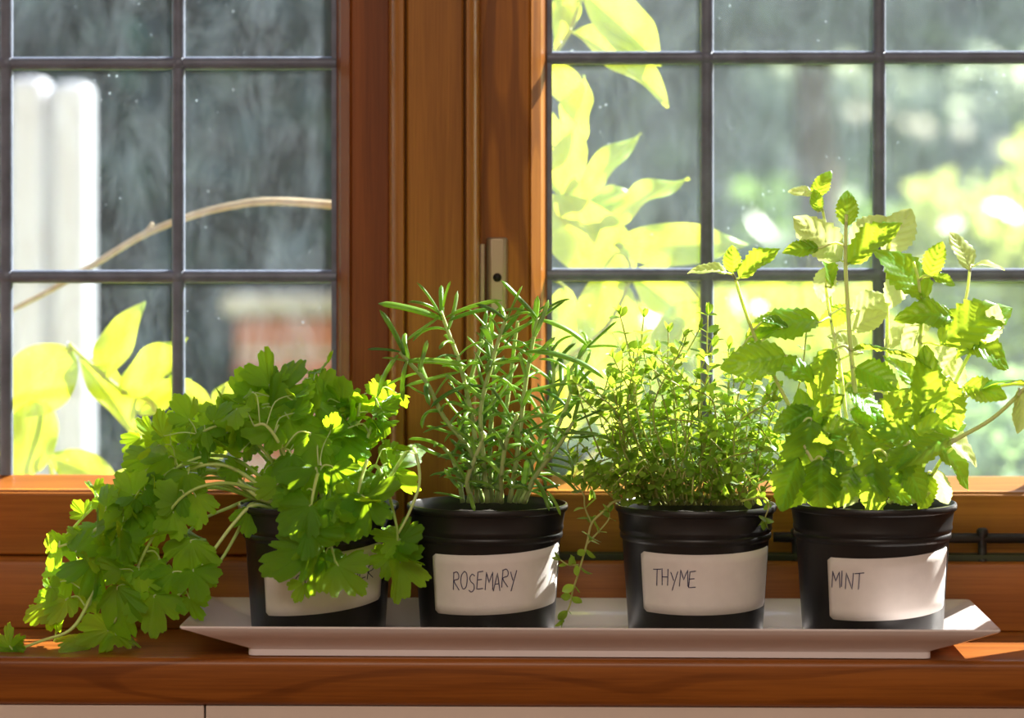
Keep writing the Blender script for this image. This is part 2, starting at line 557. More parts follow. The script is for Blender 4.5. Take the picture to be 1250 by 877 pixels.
# fixed frame: bottom board, central mullion with beads, outer jambs and head
Y1, Y2, YG = 0.060, 0.080, 0.105
Z1 = Z(686, Y1)
Z2 = Z(603, Y2)
ZGB = Z(581, YG)
ZTOP = 0.64
frame = thing('trim_2', 'varnished pine window frame with a moulded central mullion', None, (X(529, 0.07), 0.09, 0))
del frame['category']
frame['kind'] = 'structure'
b = MB(); b.prism([(Y1, 0.0), (Y1, Z1 - 0.003), (Y1 + 0.001, Z1 - 0.001), (Y1 + 0.003, Z1), (0.125, Z1), (0.125, 0.0)], WIN_X0, WIN_X1, 'x')
b.build('bottom_board', W_rail, frame, bevel=0.001)
b = MB(); b.box(X(496, 0.070), X(566, 0.070), 0.070, 0.13, Z1, WIN_Z1)
b.build('mullion', W_post, frame, bevel=0.0015)
b = MB(); b.box(X(475, 0.078), X(583, 0.078), 0.078, 0.128, Z1, WIN_Z1 - 0.002)
b.build('mullion_core', W_post, frame)


def bead(px0, px1, yf, name, mat, parent, outer, depth=0.03):
    x0, x1 = X(px0, yf), X(px1, yf)
    w = (x1 - x0) / 2
    cx = (x0 + x1) / 2
    # ovolo: steep curve towards the glass side, flat lip towards the mullion
    pr = [(x0 + 2 * w * 0.75 * (1 - math.cos(a)), yf + 0.012 * (1 - math.sin(a))) for a in [i * math.pi / 2 / 8 for i in range(9)]] + [(x1 - 0.0004, yf), (x1, yf + 0.0006)]
    if outer > 0:
        pr = [(x0 + x1 - p, q) for p, q in pr][::-1]
    pr += [(x1, yf + depth), (x0, yf + depth)]
    m = MB(); m.prism(pr, Z1 + 0.0003, WIN_Z1 - 0.001, 'z')
    o = m.build(name, mat, parent, smooth=True)
    o.data.set_sharp_from_angle(angle=math.radians(50))
    return o


bead(474, 493, 0.062, 'bead', W_bead, frame, -1)
bead(569, 584, 0.056, 'bead', W_bead, frame, 1)
for x0, x1 in ((WIN_X0, WIN_X0 + 0.05), (WIN_X1 - 0.05, WIN_X1)):
    b = MB(); b.box(x0, x1, 0.070, 0.13, Z1, WIN_Z1); b.build('jamb', W_post, frame, bevel=0.0015)
b = MB(); b.box(WIN_X0 + 0.05, WIN_X1 - 0.05, 0.071, 0.129, ZTOP + 0.05, WIN_Z1); b.build('head', W_rail, frame, bevel=0.0015)
b = MB(); b.box(X(586, 0.07), WIN_X1 - 0.05, Y1 + 0.006, Y2 - 0.0005, Z1 + 0.0002, Z1 + 0.004); b.build('weather_seal', SEAL, frame)


def light(name, label, px_glass0, px_glass1, xa, xb, leads_v, leads_h, stile_l, stile_r, rail, glass, mats):
    """one leaded light: stiles, rails, glazing bevels, lead bars and single panes"""
    t = thing(name, label, None, (X((px_glass0 + px_glass1) / 2, YG), YG, Z1))
    del t['category']
    t['kind'] = 'structure'
    g0, g1 = X(px_glass0, YG), X(px_glass1, YG)
    zb = ZGB
    # stiles and rails
    bev = 0.011
    m = MB(); m.box(xa, g0 - bev, Y2 + 0.004, 0.122, Z1 + 0.0005, ZTOP + 0.049); m.build('stile', mats[0], t, bevel=0.001)
    m = MB(); m.box(g1 + bev, xb, Y2 + 0.004, 0.122, Z1 + 0.0005, ZTOP + 0.049); m.build('stile', mats[1], t, bevel=0.001)
    m = MB(); m.box(g0 - bev, g1 + bev, Y2, 0.122, Z1 + 0.0008, Z2); m.build('bottom_rail', rail, t, bevel=0.0015)
    m = MB(); m.box(g0 - bev, g1 + bev, Y2 + 0.004, 0.122, ZTOP + 0.01, ZTOP + 0.049); m.build('top_rail', rail, t, bevel=0.001)
    # glazing bevels
    yb = Y2 + 0.005
    m = MB(); m.prism([(g0 - bev, yb), (g0 - bev * 0.9, yb - 0.0015), (g0 - bev * 0.35, yb + 0.006), (g0, YG - 0.002), (g0, YG + 0.002), (g0 - bev, YG + 0.002)][::-1], Z2, ZTOP + 0.01, 'z'); m.build('glazing_bead', mats[0], t)
    m = MB(); m.prism([(g1 + bev, yb), (g1 + bev * 0.9, yb - 0.0015), (g1 + bev * 0.35, yb + 0.006), (g1, YG - 0.002), (g1, YG + 0.002), (g1 + bev, YG + 0.002)], Z2, ZTOP + 0.01, 'z'); m.build('glazing_bead', mats[1], t)
    m = MB(); m.prism([(Y2 + 0.002, Z2 - 0.001), (Y2 + 0.003, Z2 + 0.0015), (Y2 + 0.008, Z2 + 0.002), (YG - 0.002, zb), (YG + 0.002, zb), (YG + 0.002, Z2 - 0.001)], g0, g1, 'x'); m.build('glazing_bead', rail, t)
    m = MB(); m.prism([(Y2 + 0.005, ZTOP + 0.01), (YG - 0.002, ZTOP), (YG + 0.002, ZTOP), (YG + 0.002, ZTOP + 0.01)], g0, g1, 'x'); m.build('glazing_bead', rail, t)
    # lead bars and panes
    xs = [g0] + [X(p, YG) for p in leads_v] + [g1]
    zs = [zb] + [Z(p, YG) for p in leads_h] + [ZTOP]
    lw, ld = M(16.5, 0.1) / 2, 0.0038

    def came(p0, p1, along):
        pr = []
        for i in range(10):
            a = 2 * math.pi * i / 10
            pr.append((lw * math.cos(a), YG + ld * math.sin(a)))
        m_ = MB()
        if along == 'z':
            m_.prism([(p0[0] + u, v) for u, v in pr], p0[1], p1[1], 'z')
        else:
            m_.prism([(v, p0[1] + u) for u, v in pr], p0[0], p1[0], 'x')
        o_ = m_.build('lead_bar', LEAD, t, smooth=True)
        o_.data.set_sharp_from_angle(angle=math.radians(50))
    for x in xs[1:-1]:
        came((x, zb), (x, ZTOP), 'z')
    for z in zs[1:-1]:
        came((g0, z), (g1, z), 'x')
    ew = M(6, 0.1)
    for x in (g0 + ew / 2, g1 - ew / 2):
        m = MB(); m.box(x - ew / 2, x + ew / 2, YG - 0.0025, YG + 0.0025, zb, ZTOP); m.build('lead_edge', LEAD, t)
    # soldered joints
    for x in xs[1:-1]:
        for z in zs[1:-1]:
            m = MB()
            m.lathe([(0.0001, 0.0045), (0.003, 0.0042), (lw * 1.25, 0.002), (lw * 1.25, -0.002), (0.003, -0.0042), (0.0001, -0.0045)], 14)
            m.v = [(x + a, YG - c * 0.95, z + b_) for a, b_, c in m.v]
            m.f = [f[::-1] for f in m.f]
            m.build('solder_joint', LEAD, t, smooth=True)
    for i in range(len(xs) - 1):
        for j in range(len(zs) - 1):
            m = MB()
            tilt = rnd.uniform(-0.0006, 0.0006)
            x0, x1, z0, z1 = xs[i], xs[i + 1], zs[j], zs[j + 1]
            y0 = YG - 0.0008
            m.add([(x0, y0 - tilt, z0), (x1, y0 + tilt, z0), (x1, y0 + tilt, z1), (x0, y0 - tilt, z1),
                   (x0, y0 + 0.0016 - tilt, z0), (x1, y0 + 0.0016 + tilt, z0), (x1, y0 + 0.0016 + tilt, z1), (x0, y0 + 0.0016 - tilt, z1)],
                  [(0, 1, 2, 3), (5, 4, 7, 6), (0, 4, 5, 1), (1, 5, 6, 2), (2, 6, 7, 3), (3, 7, 4, 0)])
            m.build('pane', glass, t)
    return t


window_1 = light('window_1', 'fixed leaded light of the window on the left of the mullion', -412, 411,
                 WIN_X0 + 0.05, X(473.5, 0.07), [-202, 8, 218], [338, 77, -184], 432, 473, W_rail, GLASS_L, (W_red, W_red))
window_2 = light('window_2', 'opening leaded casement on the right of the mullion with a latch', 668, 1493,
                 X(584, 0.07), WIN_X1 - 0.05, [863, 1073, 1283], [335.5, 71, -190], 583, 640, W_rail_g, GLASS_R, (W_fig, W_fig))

# latch plate on the casement stile (part of the casement)
yl = Y2 + 0.004
b = MB()
x0, x1, z0, z1 = X(594, yl), X(620, yl), Z(381, yl), Z(290, yl)
b.prism([(x0, yl), (x0, yl - 0.004), (x0 + 0.002, yl - 0.0075), (x1 - 0.002, yl - 0.0075), (x1, yl - 0.004), (x1, yl)][::-1], z0, z1, 'z')
latch = b.build('latch_plate', STEEL, window_2, bevel=0.0014)
latch['label'] = 'nickel latch plate with a dark screw hole'
b = MB(); b.lathe([(0.0001, 0.0012), (0.0026, 0.001), (0.0028, 0.0)], 16)
c = P(607, 339, yl - 0.0076)
b.v = [(c.x + a, c.y - d, c.z + e) for a, e, d in b.v]
b.f = [f[::-1] for f in b.f]
o = bpy.data.objects.new('screw', b.mesh('screw', DARK_HOLE, True, latch.parent.location)); link(o, latch)
b = MB(); b.box(X(586, yl), X(592, yl), yl - 0.006, yl, Z(375, yl), Z(298, yl)); b.build('strike_plate', STEEL, window_2, bevel=0.0006)

# casement stay along the bottom of the right light
stay = thing('casement_stay', 'black iron casement stay bar on pegs along the right window rail', 'window stay', (X(1199, 0.07), 0.07, Z1))
ys = 0.070
b = MB(); b.tube([P(944, 656, ys), P(1100, 657, ys), P(1430, 658, ys)], M(6.5), n=10); b.build('bar', IRON, stay, smooth=True)
for px in (972, 1199, 1400):
    top = P(px, 645, ys - 0.0005)
    b = MB(); b.lathe([(M(9), 0), (M(9), 0.0015), (M(6), 0.002), (M(5.5), top.z - Z1 - 0.006), (M(7.5), top.z - Z1 - 0.005), (M(7.5), top.z - Z1 - 0.0012), (M(5), top.z - Z1), (0.0001, top.z - Z1)], 14, (top.x, ys - 0.0005, Z1))
    b.build('peg', IRON, stay, smooth=True)

# ------------------------------------------------------------------ serving tray
tray_c = Vector(((X(303, -0.045) + X(1137, -0.045)) / 2, 0, 0))
hx, hy0, hy1 = (X(1137, -0.045) - X(303, -0.045)) / 2, -0.046, 0.041
tray = thing('serving_tray', 'long white glazed ceramic tray with flared sides under the four herb pots', 'tray', tray_c)


def rect_loop(dx, y0, y1, z, r=0.004, n=4):
    pts = []
    for cx, cy, a0 in ((dx - r, y1 - r, 0), (-dx + r, y1 - r, 90), (-dx + r, y0 + r, 180), (dx - r, y0 + r, 270)):
        for i in range(n + 1):
            a = math.radians(a0 + 90 * i / n)
            pts.append((cx + r * math.cos(a), cy + r * math.sin(a), z))
    return pts


RX = (X(1221, -0.066) - X(216, -0.066)) / 2
loops = [rect_loop(hx - 0.003, hy0 + 0.003, hy1 - 0.003, 0.0), rect_loop(hx, hy0, hy1, 0.0006), rect_loop(hx, hy0, hy1, 0.0042), rect_loop(hx + 0.001, hy0 - 0.0006, hy1 + 0.0006, 0.0050),
         rect_loop(hx + (RX - hx) * 0.55, hy0 - 0.009, hy1 + 0.009, 0.0118), rect_loop(RX - 0.0005, hy0 - 0.0195, hy1 + 0.0195, 0.0185), rect_loop(RX, hy0 - 0.020, hy1 + 0.020, 0.0195), rect_loop(RX - 0.0004, hy0 - 0.0196, hy1 + 0.0196, 0.0204),
         rect_loop(RX - 0.003, hy0 - 0.017, hy1 + 0.017, 0.0200), rect_loop(hx + (RX - hx) * 0.5, hy0 - 0.008, hy1 + 0.008, 0.0132), rect_loop(hx - 0.002, hy0 + 0.002, hy1 - 0.002, 0.0070), rect_loop(hx - 0.008, hy0 + 0.007, hy1 - 0.007, 0.0062)]
b = MB()
n = len(loops[0])
vv = [p for L in loops for p in L]
ff = []
for k in range(len(loops) - 1):
    for i in range(n):
        j = (i + 1) % n
        ff.append((k * n + i, k * n + j, (k + 1) * n + j, (k + 1) * n + i))
ff.append(tuple(range(n - 1, -1, -1)))
ff.append(tuple((len(loops) - 1) * n + i for i in range(n)))
b.add(vv, ff)
o = b.build('dish', CERAMIC, tray, smooth=True, off=(0, 0, 0))
o.data.set_sharp_from_angle(angle=math.radians(32))
tray.rotation_euler.z = math.radians(-0.5)

# ------------------------------------------------------------------ pots
TRAY_Z = 0.0063
POT_PROF = [(0.0385, 0.0), (0.0398, 0.0012), (0.0404, 0.004), (0.0440, 0.0572), (0.0443, 0.0580), (0.0453, 0.0588), (0.0456, 0.0602), (0.0454, 0.0614),
            (0.0450, 0.0619), (0.0454, 0.0630), (0.0459, 0.0638), (0.0460, 0.0652), (0.0457, 0.0662), (0.0468, 0.0738), (0.0470, 0.0744), (0.0481, 0.0748), (0.0486, 0.0758), (0.0486, 0.0775), (0.0481, 0.0786), (0.0472, 0.0788), (0.0464, 0.0780), (0.0458, 0.0740), (0.0432, 0.0500), (0.0395, 0.004)]

GLYPH = {
    'R': [[(0, 0), (0.05, 1)], [(0.0, 0.95), (0.35, 1.02), (0.55, 0.85), (0.5, 0.62), (0.08, 0.5), (0.6, 0.0)]],
    'O': [[(0.35, 1), (0.08, 0.8), (0.0, 0.4), (0.2, 0.02), (0.5, 0.1), (0.62, 0.5), (0.55, 0.88), (0.33, 1)]],
    'S': [[(0.55, 0.9), (0.3, 1.0), (0.08, 0.8), (0.2, 0.58), (0.48, 0.42), (0.5, 0.15), (0.25, 0.0), (0.0, 0.1)]],
    'E': [[(0.55, 1.0), (0.06, 0.96), (0.0, 0.0), (0.58, 0.04)], [(0.03, 0.52), (0.45, 0.55)]],
    'M': [[(0, 0), (0.08, 1), (0.35, 0.4), (0.65, 1), (0.72, 0)]],
    'A': [[(0, 0), (0.32, 1), (0.62, 0)], [(0.12, 0.38), (0.52, 0.4)]],
    'Y': [[(0, 1), (0.28, 0.5)], [(0.6, 1.05), (0.15, -0.1)]],
    'T': [[(-0.05, 0.97), (0.68, 1.03)], [(0.32, 1), (0.28, 0)]],
    'H': [[(0, 1), (0.03, 0)], [(0.55, 1), (0.52, 0)], [(0.0, 0.5), (0.55, 0.52)]],
    'I': [[(0.1, 1), (0.08, 0)]],
    'N': [[(0, 0), (0.05, 1), (0.55, 0.0), (0.62, 1)]],
    'C': [[(0.55, 0.85), (0.3, 1), (0.05, 0.75), (0.02, 0.3), (0.25, 0.0), (0.55, 0.12)]],
    'D': [[(0, 0), (0.05, 1)], [(0.0, 0.98), (0.45, 0.9), (0.62, 0.5), (0.45, 0.08), (0.0, 0.0)]],
}


def pot_r(z):
    pr = POT_PROF[:19]
    for (r0, z0), (r1, z1) in zip(pr, pr[1:]):
        if z0 <= z <= z1:
            return r0 + (r1 - r0) * (z - z0) / max(1e-6, z1 - z0)
    return 0.045


def make_pot(t, scale, a0, a1, zb, zt, slope, text, tx0, tx1, ty0, thgt):
    """pot, soil and paper label with pen lettering; angles in degrees from the front, positive to the right"""
    base = t.location
    m = MB(); m.lathe([(r * scale, z * scale) for r, z in POT_PROF], 72, base, cap0=True, cap1=True)
    o = m.build('pot', BLACK, t, smooth=True)
    o['label'] = 'black plastic nursery pot with a ridged collar'
    o.data.set_sharp_from_angle(angle=math.radians(50))
    m = MB()
    seg, rings = 40, 9
    v, f = [(base.x, base.y, base.z + 0.070 * scale)], []
    for i in range(1, rings + 1):
        for k in range(seg):
            a = 2 * math.pi * k / seg
            rr = 0.0450 * scale * i / rings
            v.append((base.x + rr * math.cos(a), base.y + rr * math.sin(a), base.z + 0.0690 * scale + rnd.uniform(-0.0012, 0.0016)))
    for k in range(seg):
        f.append((0, 1 + k, 1 + (k + 1) % seg))
    for i in range(rings - 1):
        for k in range(seg):
            p, q = 1 + i * seg + k, 1 + i * seg + (k + 1) % seg
            f.append((p, p + seg, q + seg, q))
    m.add(v, f)
    m.build('soil', SOIL, t)

    def surf(a, z, lift):
        r = (0.0404 + (0.0440 - 0.0404) * (z - 0.004) / 0.0532) * scale + lift
        return (base.x + r * math.sin(a), base.y - r * math.cos(a), base.z + z * scale)
    A0, A1 = math.radians(a0), math.radians(a1)
    na, nz = 36, 6
    m = MB()
    v, f = [], []
    rc = 0.06

    def zoff(s):
        return slope * (s - 0.5) + 0.0012 * (s * 2 - 1) ** 2
    for i in range(na + 1):
        s = i / na
        for k in range(nz + 1):
            q = k / nz
            # rounded corners
            e = min(s, 1 - s) / 0.03
            cut = 0.0018 * (1 - math.sqrt(max(0, 1 - (1 - min(1, e)) ** 2)))
            zz = zb + cut + (zt - zb - 2 * cut) * q + zoff(s)
            v.append(surf(A0 + (A1 - A0) * s, zz, 0.00035))
    for i in range(na):
        for k in range(nz):
            p = i * (nz + 1) + k
            f.append((p, p + nz + 1, p + nz + 2, p + 1))
    m.add(v, f)
    lab = m.build('paper_label', PAPER, t, smooth=True)
    md = lab.modifiers.new('thickness', 'SOLIDIFY'); md.thickness = 0.0002; md.offset = -1
    lab['label'] = 'white sticky paper label with pen lettering'
    # lettering
    m = MB()
    wid = sum(0.78 if ch != 'I' else 0.4 for ch in text)
    cur = 0.0
    arc = A1 - A0
    for ch in text:
        for st in GLYPH[ch]:
            pts = []
            dense = crom([(p[0], p[1], 0) for p in st], 5) if len(st) > 2 and ch in 'ROSCD' else [Vector((*st[i], 0)).lerp(Vector((*st[i + 1], 0)), k / 4) for i in range(len(st) - 1) for k in range(4)] + [Vector((*st[-1], 0))]
            for g in dense:
                u = (cur + g.x + 0.06 * g.y) / wid
                s = tx0 + (tx1 - tx0) * u
                zz = zb + (zt - zb) * ty0 + thgt * g.y + zoff(s) + 0.001 * math.sin(cur * 3)
                pts.append(surf(A0 + arc * s, zz, 0.00062))
            m.tube(pts, 0.00027, n=5)
        cur += 0.78 if ch != 'I' else 0.4
    o = bpy.data.objects.new('lettering', m.mesh('lettering', INK, True, base))
    link(o, lab)
    o['label'] = 'dark blue handwritten pen lettering'


def pot_thing(name, label, px, y):
    return thing(name, label, 'potted herb', Vector((X(px, y), y, TRAY_Z)))


# ------------------------------------------------------------------ leaf meshes (base at origin, along +Y, upper side +Z, length 1)
def coriander_leaf(seed, mat):
    r = random.Random(seed)
    na, nr = 110, 6
    lobes = [(0.0, 1.0), (math.radians(58 + r.uniform(-5, 5)), 0.86 + r.uniform(-0.08, 0.06)), (math.radians(-58 + r.uniform(-5, 5)), 0.86 + r.uniform(-0.08, 0.06))]
    cup, rip, ph = r.uniform(-0.5, 1.0), r.uniform(0.1, 0.26), r.uniform(0, 6)
    v, f, uv = [(0, 0, 0)], [], [(0.5, 0)]
    amax = math.radians(118)
    tw = r.uniform(-0.2, 0.2)
    for i in range(na + 1):
        th = -amax + 2 * amax * i / na
        best = 0
        for la, ls in lobes:
            d = (th - la) / math.radians(34)
            val = ls * (1 - 0.5 * min(1.5, abs(d)) ** 2.6)
            best = max(best, val)
        best = max(best, 0.38)
        # teeth in two sizes
        tooth = 0.15 * abs(math.cos(th * 8.1)) ** 0.6 + 0.05 * abs(math.sin(th * 20 + ph)) - 0.10
        end = min(1, (amax - abs(th)) / math.radians(26))
        R = (best + tooth - 0.03) * (0.55 + 0.45 * end)
        for k in range(1, nr + 1):
            q = k / nr
            rr = R * q
            x, y = rr * math.sin(th) * 0.95, rr * math.cos(th)
            z = -cup * (x * x + 0.5 * y * y) + rip * q * q * math.cos(3.1 * th + ph) + tw * x * y - 0.05 * math.exp(-(th / 0.1) ** 2) * q
            v.append((x, y, z))
            uv.append((0.5 + 0.5 * math.sin(th) * q, q))
    for i in range(na):
        a, c = 1 + i * nr, 1 + (i + 1) * nr
        f.append((0, c, a))
        for k in range(nr - 1):
            f.append((a + k, c + k, c + k + 1, a + k + 1))
    m = MB(); m.add(v, f, uv)
    me = m.mesh('coriander_leaf', mat)
    return me


def blade(name, mat, seed, nu=10, nv=18, width=0.62, fold=0.25, curl=0.3, quilt=0.0, qn=6, serr=0.0, sn=9, wave=0.0, peak=0.4, tip=0.0, side=0.0):
    r = random.Random(seed)
    v, f, uv = [], [], []
    ph = r.uniform(0, 6)
    for j in range(nv + 1):
        t = j / nv
        e = math.log(0.5) / math.log(peak)
        w = math.sin(math.pi * min(1, t ** e)) ** 0.75 if 0 < t < 1 else 0
        if tip:
            w *= 1 - 0.5 * tip * max(0, t - 0.7) / 0.3
        w = max(w, 0.02) * width / 2
        for i in range(nu + 1):
            s = -1 + 2 * i / nu
            sw = w
            if serr:
                sw = w * (1 - serr * ((t * sn) % 1.0) * abs(s) ** 3)
            x = s * sw + side * t * t
            y = t
            if serr:
                y += 0.02 * abs(s)
            z = fold * abs(x - side * t * t) - curl * t * t
            if quilt:
                z += quilt * abs(math.sin(math.pi * (t * qn - abs(s) * 1.6))) * (1 - abs(s) ** 4) * min(1, w / width * 3)
                z += quilt * 0.5 * math.sin(t * 40 + s * 9 + ph) * (1 - abs(s)) * 0.5
            if wave:
                z += wave * abs(s) ** 2 * math.sin(t * 11 + ph + (1.3 if s > 0 else 0))
            v.append((x, y, z))
            uv.append((0.5 + s * 0.5, t))
    for j in range(nv):
        for i in range(nu):
            a = j * (nu + 1) + i
            f.append((a, a + 1, a + nu + 2, a + nu + 1))
    m = MB(); m.add(v, f, uv)
    return m.mesh(name, mat)


def needle(name, mat, seed, bend):
    """rosemary leaf: narrow, rolled edges, pale underneath; solid"""
    v, f, uv = [], [], []
    nv = 9
    sec = [(-1, 0.0, 0.9), (-0.7, 0.45, 0.8), (0, 0.62, 0.75), (0.7, 0.45, 0.8), (1, 0.0, 0.9), (0.55, -0.28, 0.1), (-0.55, -0.28, 0.1)]
    ns = len(sec)
    for j in range(nv + 1):
        t = j / nv
        w = 0.070 * (0.5 + 0.5 * min(1, t / 0.2)) * (1 if t < 0.8 else max(0.12, math.sqrt(max(0, 1 - ((t - 0.8) / 0.2) ** 2))))
        a = bend * t
        y = math.sin(a) / bend if abs(bend) > 1e-3 else t
        z = -(1 - math.cos(a)) / bend if abs(bend) > 1e-3 else 0
        ny, nz = math.sin(a), math.cos(a)
        for sx, sz, u in sec:
            v.append((sx * w, y * 1 + sz * w * ny, z + sz * w * nz))
            uv.append((u, t))
    for j in range(nv):
        for i in range(ns):
            k = (i + 1) % ns
            f.append((j * ns + i, j * ns + k, (j + 1) * ns + k, (j + 1) * ns + i))
    f.append(tuple(range(ns - 1, -1, -1)))
    f.append(tuple(nv * ns + i for i in range(ns)))
    m = MB(); m.add(v, f, uv)
    return m.mesh(name, mat)


def orient(d, face, roll=0.0):
    d = d.normalized()
    n_ = face - d * face.dot(d)
    if n_.length < 1e-4:
        n_ = d.orthogonal()
    n_.normalize()
    if roll:
        n_ = Matrix.Rotation(roll, 3, d) @ n_
    x = d.cross(n_)
    return Matrix((x, d, n_)).transposed()


def put_leaf(name, me, parent, off, base, d, face, length, roll=0.0, wx=1.0):
    o = bpy.data.objects.new(name, me)
    R = orient(d, face, roll)
    S = Matrix.Diagonal((length * wx, length, length))
    o.matrix_local = Matrix.Translation(base - off) @ (R @ S).to_4x4()
    link(o, parent)
    return o


def dirv(ang, pitch=0.0):
    """screen direction of a tip: angle in the picture plane, pitch towards the viewer"""
    a, p = math.radians(ang), math.radians(pitch)
    return Vector((math.cos(a) * math.cos(p), -math.sin(p), math.sin(a) * math.cos(p)))


class Plant:
    """stems as parts, leaves as sub-parts of the nearest stem, each leaf joined to it by a stalk"""

    def __init__(self, t, stem_mat, stem_name='stem'):
        self.t, self.mat, self.sname = t, stem_mat, stem_name
        self.stems = []      # (points, MB, leaves)

    def stem(self, pts, r0, r1, per=6, n=6):
        c = crom(pts, per)
        m = MB(); m.tube(c, r0, r1, n)
        self.stems.append([c, m, []])
        return len(self.stems) - 1

    def leaf(self, me, base, d, face, length, roll=0.0, wx=1.0, stalk=0.0006, si=None, sag=0.0, name='leaf', below=True):
        base = Vector(base)
        best = None
        rng = [si] if si is not None else range(len(self.stems))
        for i in rng:
            for k, q in enumerate(self.stems[i][0]):
                dd = (q - base).length
                # prefer to leave the stem a little below the leaf
                if below and k < 2:
                    dd += 0.01
                if best is None or dd < best[0]:
                    best = (dd, i, q)
        dd, i, q = best
        if stalk and dd > 0.0005:
            mid = q.lerp(base, 0.5) + Vector((0, 0, 1)) * dd * 0.18 - d.normalized() * dd * 0.12
            self.stems[i][1].tube(crom([q, mid, base, base + d.normalized() * length * 0.06], 4), stalk * 1.1, stalk * 0.8, 5)
        self.stems[i][2].append((name, me, base, d, face, length, roll, wx))

    def finish(self):
        off = self.t.location
        for pts, m, leaves in self.stems:
            o = m.build(self.sname, self.mat, self.t, smooth=True)
            for name, me, base, d, face, length, roll, wx in leaves:
                put_leaf(name, me, o, off, base, d, face, length, roll, wx)


FACE = Vector((0.05, -0.75, 0.65))

# ------------------------------------------------------------------ coriander
PY_C, PY_R, PY_T, PY_M = 0.006, 0.006, 0.006, -0.004
t_cor = pot_thing('potted_coriander', 'leggy coriander in a black pot spilling over the left end of the tray', 389, PY_C)
make_pot(t_cor, 1.0, -43, 66, 0.0178, 0.0530, 0.0085, 'CORIANDER', 0.27, 0.90, 0.46, 0.0078)
CL = [coriander_leaf(s, COR_LEAF) for s in range(14)]
cor = Plant(t_cor, COR_STEM)
r = random.Random(11)
CS = [  # stems: picture positions with depth
    [(350, 622, .0), (325, 590, -.005), (285, 560, -.01), (240, 560, -.015), (190, 590, -.02), (150, 640, -.02), (120, 700, -.02), (105, 760, -.02)],
    [(355, 622, .01), (320, 592, .01), (270, 565, .005), (215, 560, .0), (165, 585, .0), (125, 630, .0), (85, 690, -.005), (60, 735, -.005)],
    [(345, 622, -.005), (315, 600, -.015), (270, 590, -.025), (225, 605, -.03), (190, 650, -.03), (165, 700, -.03), (140, 760, -.03)],
    [(340, 622, .015), (315, 604, .02), (275, 582, .025), (220, 575, .025), (170, 590, .02), (120, 615, .02), (75, 660, .015)],
    [(335, 622, -.01), (308, 618, -.02), (285, 640, -.025), (255, 680, -.03), (225, 720, -.03), (195, 745, -.03)],
    [(335, 622, .0), (306, 616, -.005), (290, 650, -.01), (265, 690, -.015), (240, 705, -.02)],
    [(338, 622, .012), (310, 610, .012), (280, 620, .01), (240, 640, .005), (200, 690, .0), (175, 730, .0)],
    [(360, 622, .0), (345, 560, .0), (335, 510, .0), (328, 460, .005)],
    [(370, 622, .01), (365, 550, .01), (350, 490, .012), (345, 460, .012)],
    [(385, 622, .005), (385, 560, .008), (380, 510, .01), (378, 480, .01)],
    [(400, 622, .0), (405, 560, .0), (400, 500, .01), (392, 458, .01)],
    [(410, 622, .005), (425, 560, .005), (435, 520, .0), (440, 490, .0)],
    [(420, 622, .0), (440, 560, -.005), (455, 515, -.005), (462, 478, -.005)],
    [(420, 622, -.01), (445, 570, -.03), (447, 565, -.035), (440, 590, -.045), (436, 608, -.052)],
    [(395, 622, -.015), (390, 580, -.035), (385, 590, -.048), (378, 630, -.056), (372, 690, -.058)],
    [(425, 622, -.005), (455, 570, -.02), (470, 590, -.03), (480, 625, -.035), (485, 650, -.038), (485, 685, -.04)],
    [(432, 622, .0), (470, 590, .0), (498, 550, -.005), (508, 555, -.02), (512, 590, -.03), (500, 625, -.036), (486, 652, -.038)],
    [(365, 622, -.01), (330, 560, -.02), (300, 530, -.02), (270, 520, -.02), (240, 530, -.02)],
    [(365, 622, .01), (320, 555, .02), (270, 525, .025), (215, 520, .025), (170, 535, .025)],
    [(375, 622, -.01), (345, 550, -.03), (325, 520, -.035), (310, 520, -.035)],
    [(440, 622, .01), (470, 600, .012), (488, 570, .012), (490, 555, .012)],
    [(120, 700, -.02), (105, 742, -.022), (85, 770, -.028), (50, 783, -.03), (16, 796, -.03)],
    [(400, 622, -.02), (420, 590, -.04), (412, 620, -.05), (402, 650, -.056), (410, 690, -.057)],
    [(342, 622, .0), (312, 600, -.003), (262, 575, -.005), (205, 580, -.008), (150, 620, -.01), (105, 655, -.012), (72, 668, -.012)],
]
for s in CS:
    cor.stem([P(*p) for p in s], 0.0013, 0.0008, 6, 6)
# bundle of bare stalks running from the pot to the left
for k in range(9):
    y0 = r.uniform(-.02, .025)
    cor.stem([P(r.uniform(325, 365), 622, y0), P(312, 600 + r.uniform(-12, 10), y0), P(265, 575 + r.uniform(-15, 22), y0), P(205, 590 + r.uniform(-15, 30), y0), P(150 + r.uniform(-25, 20), 640 + r.uniform(-20, 40), y0)], 0.0014, 0.0010, 5, 6)

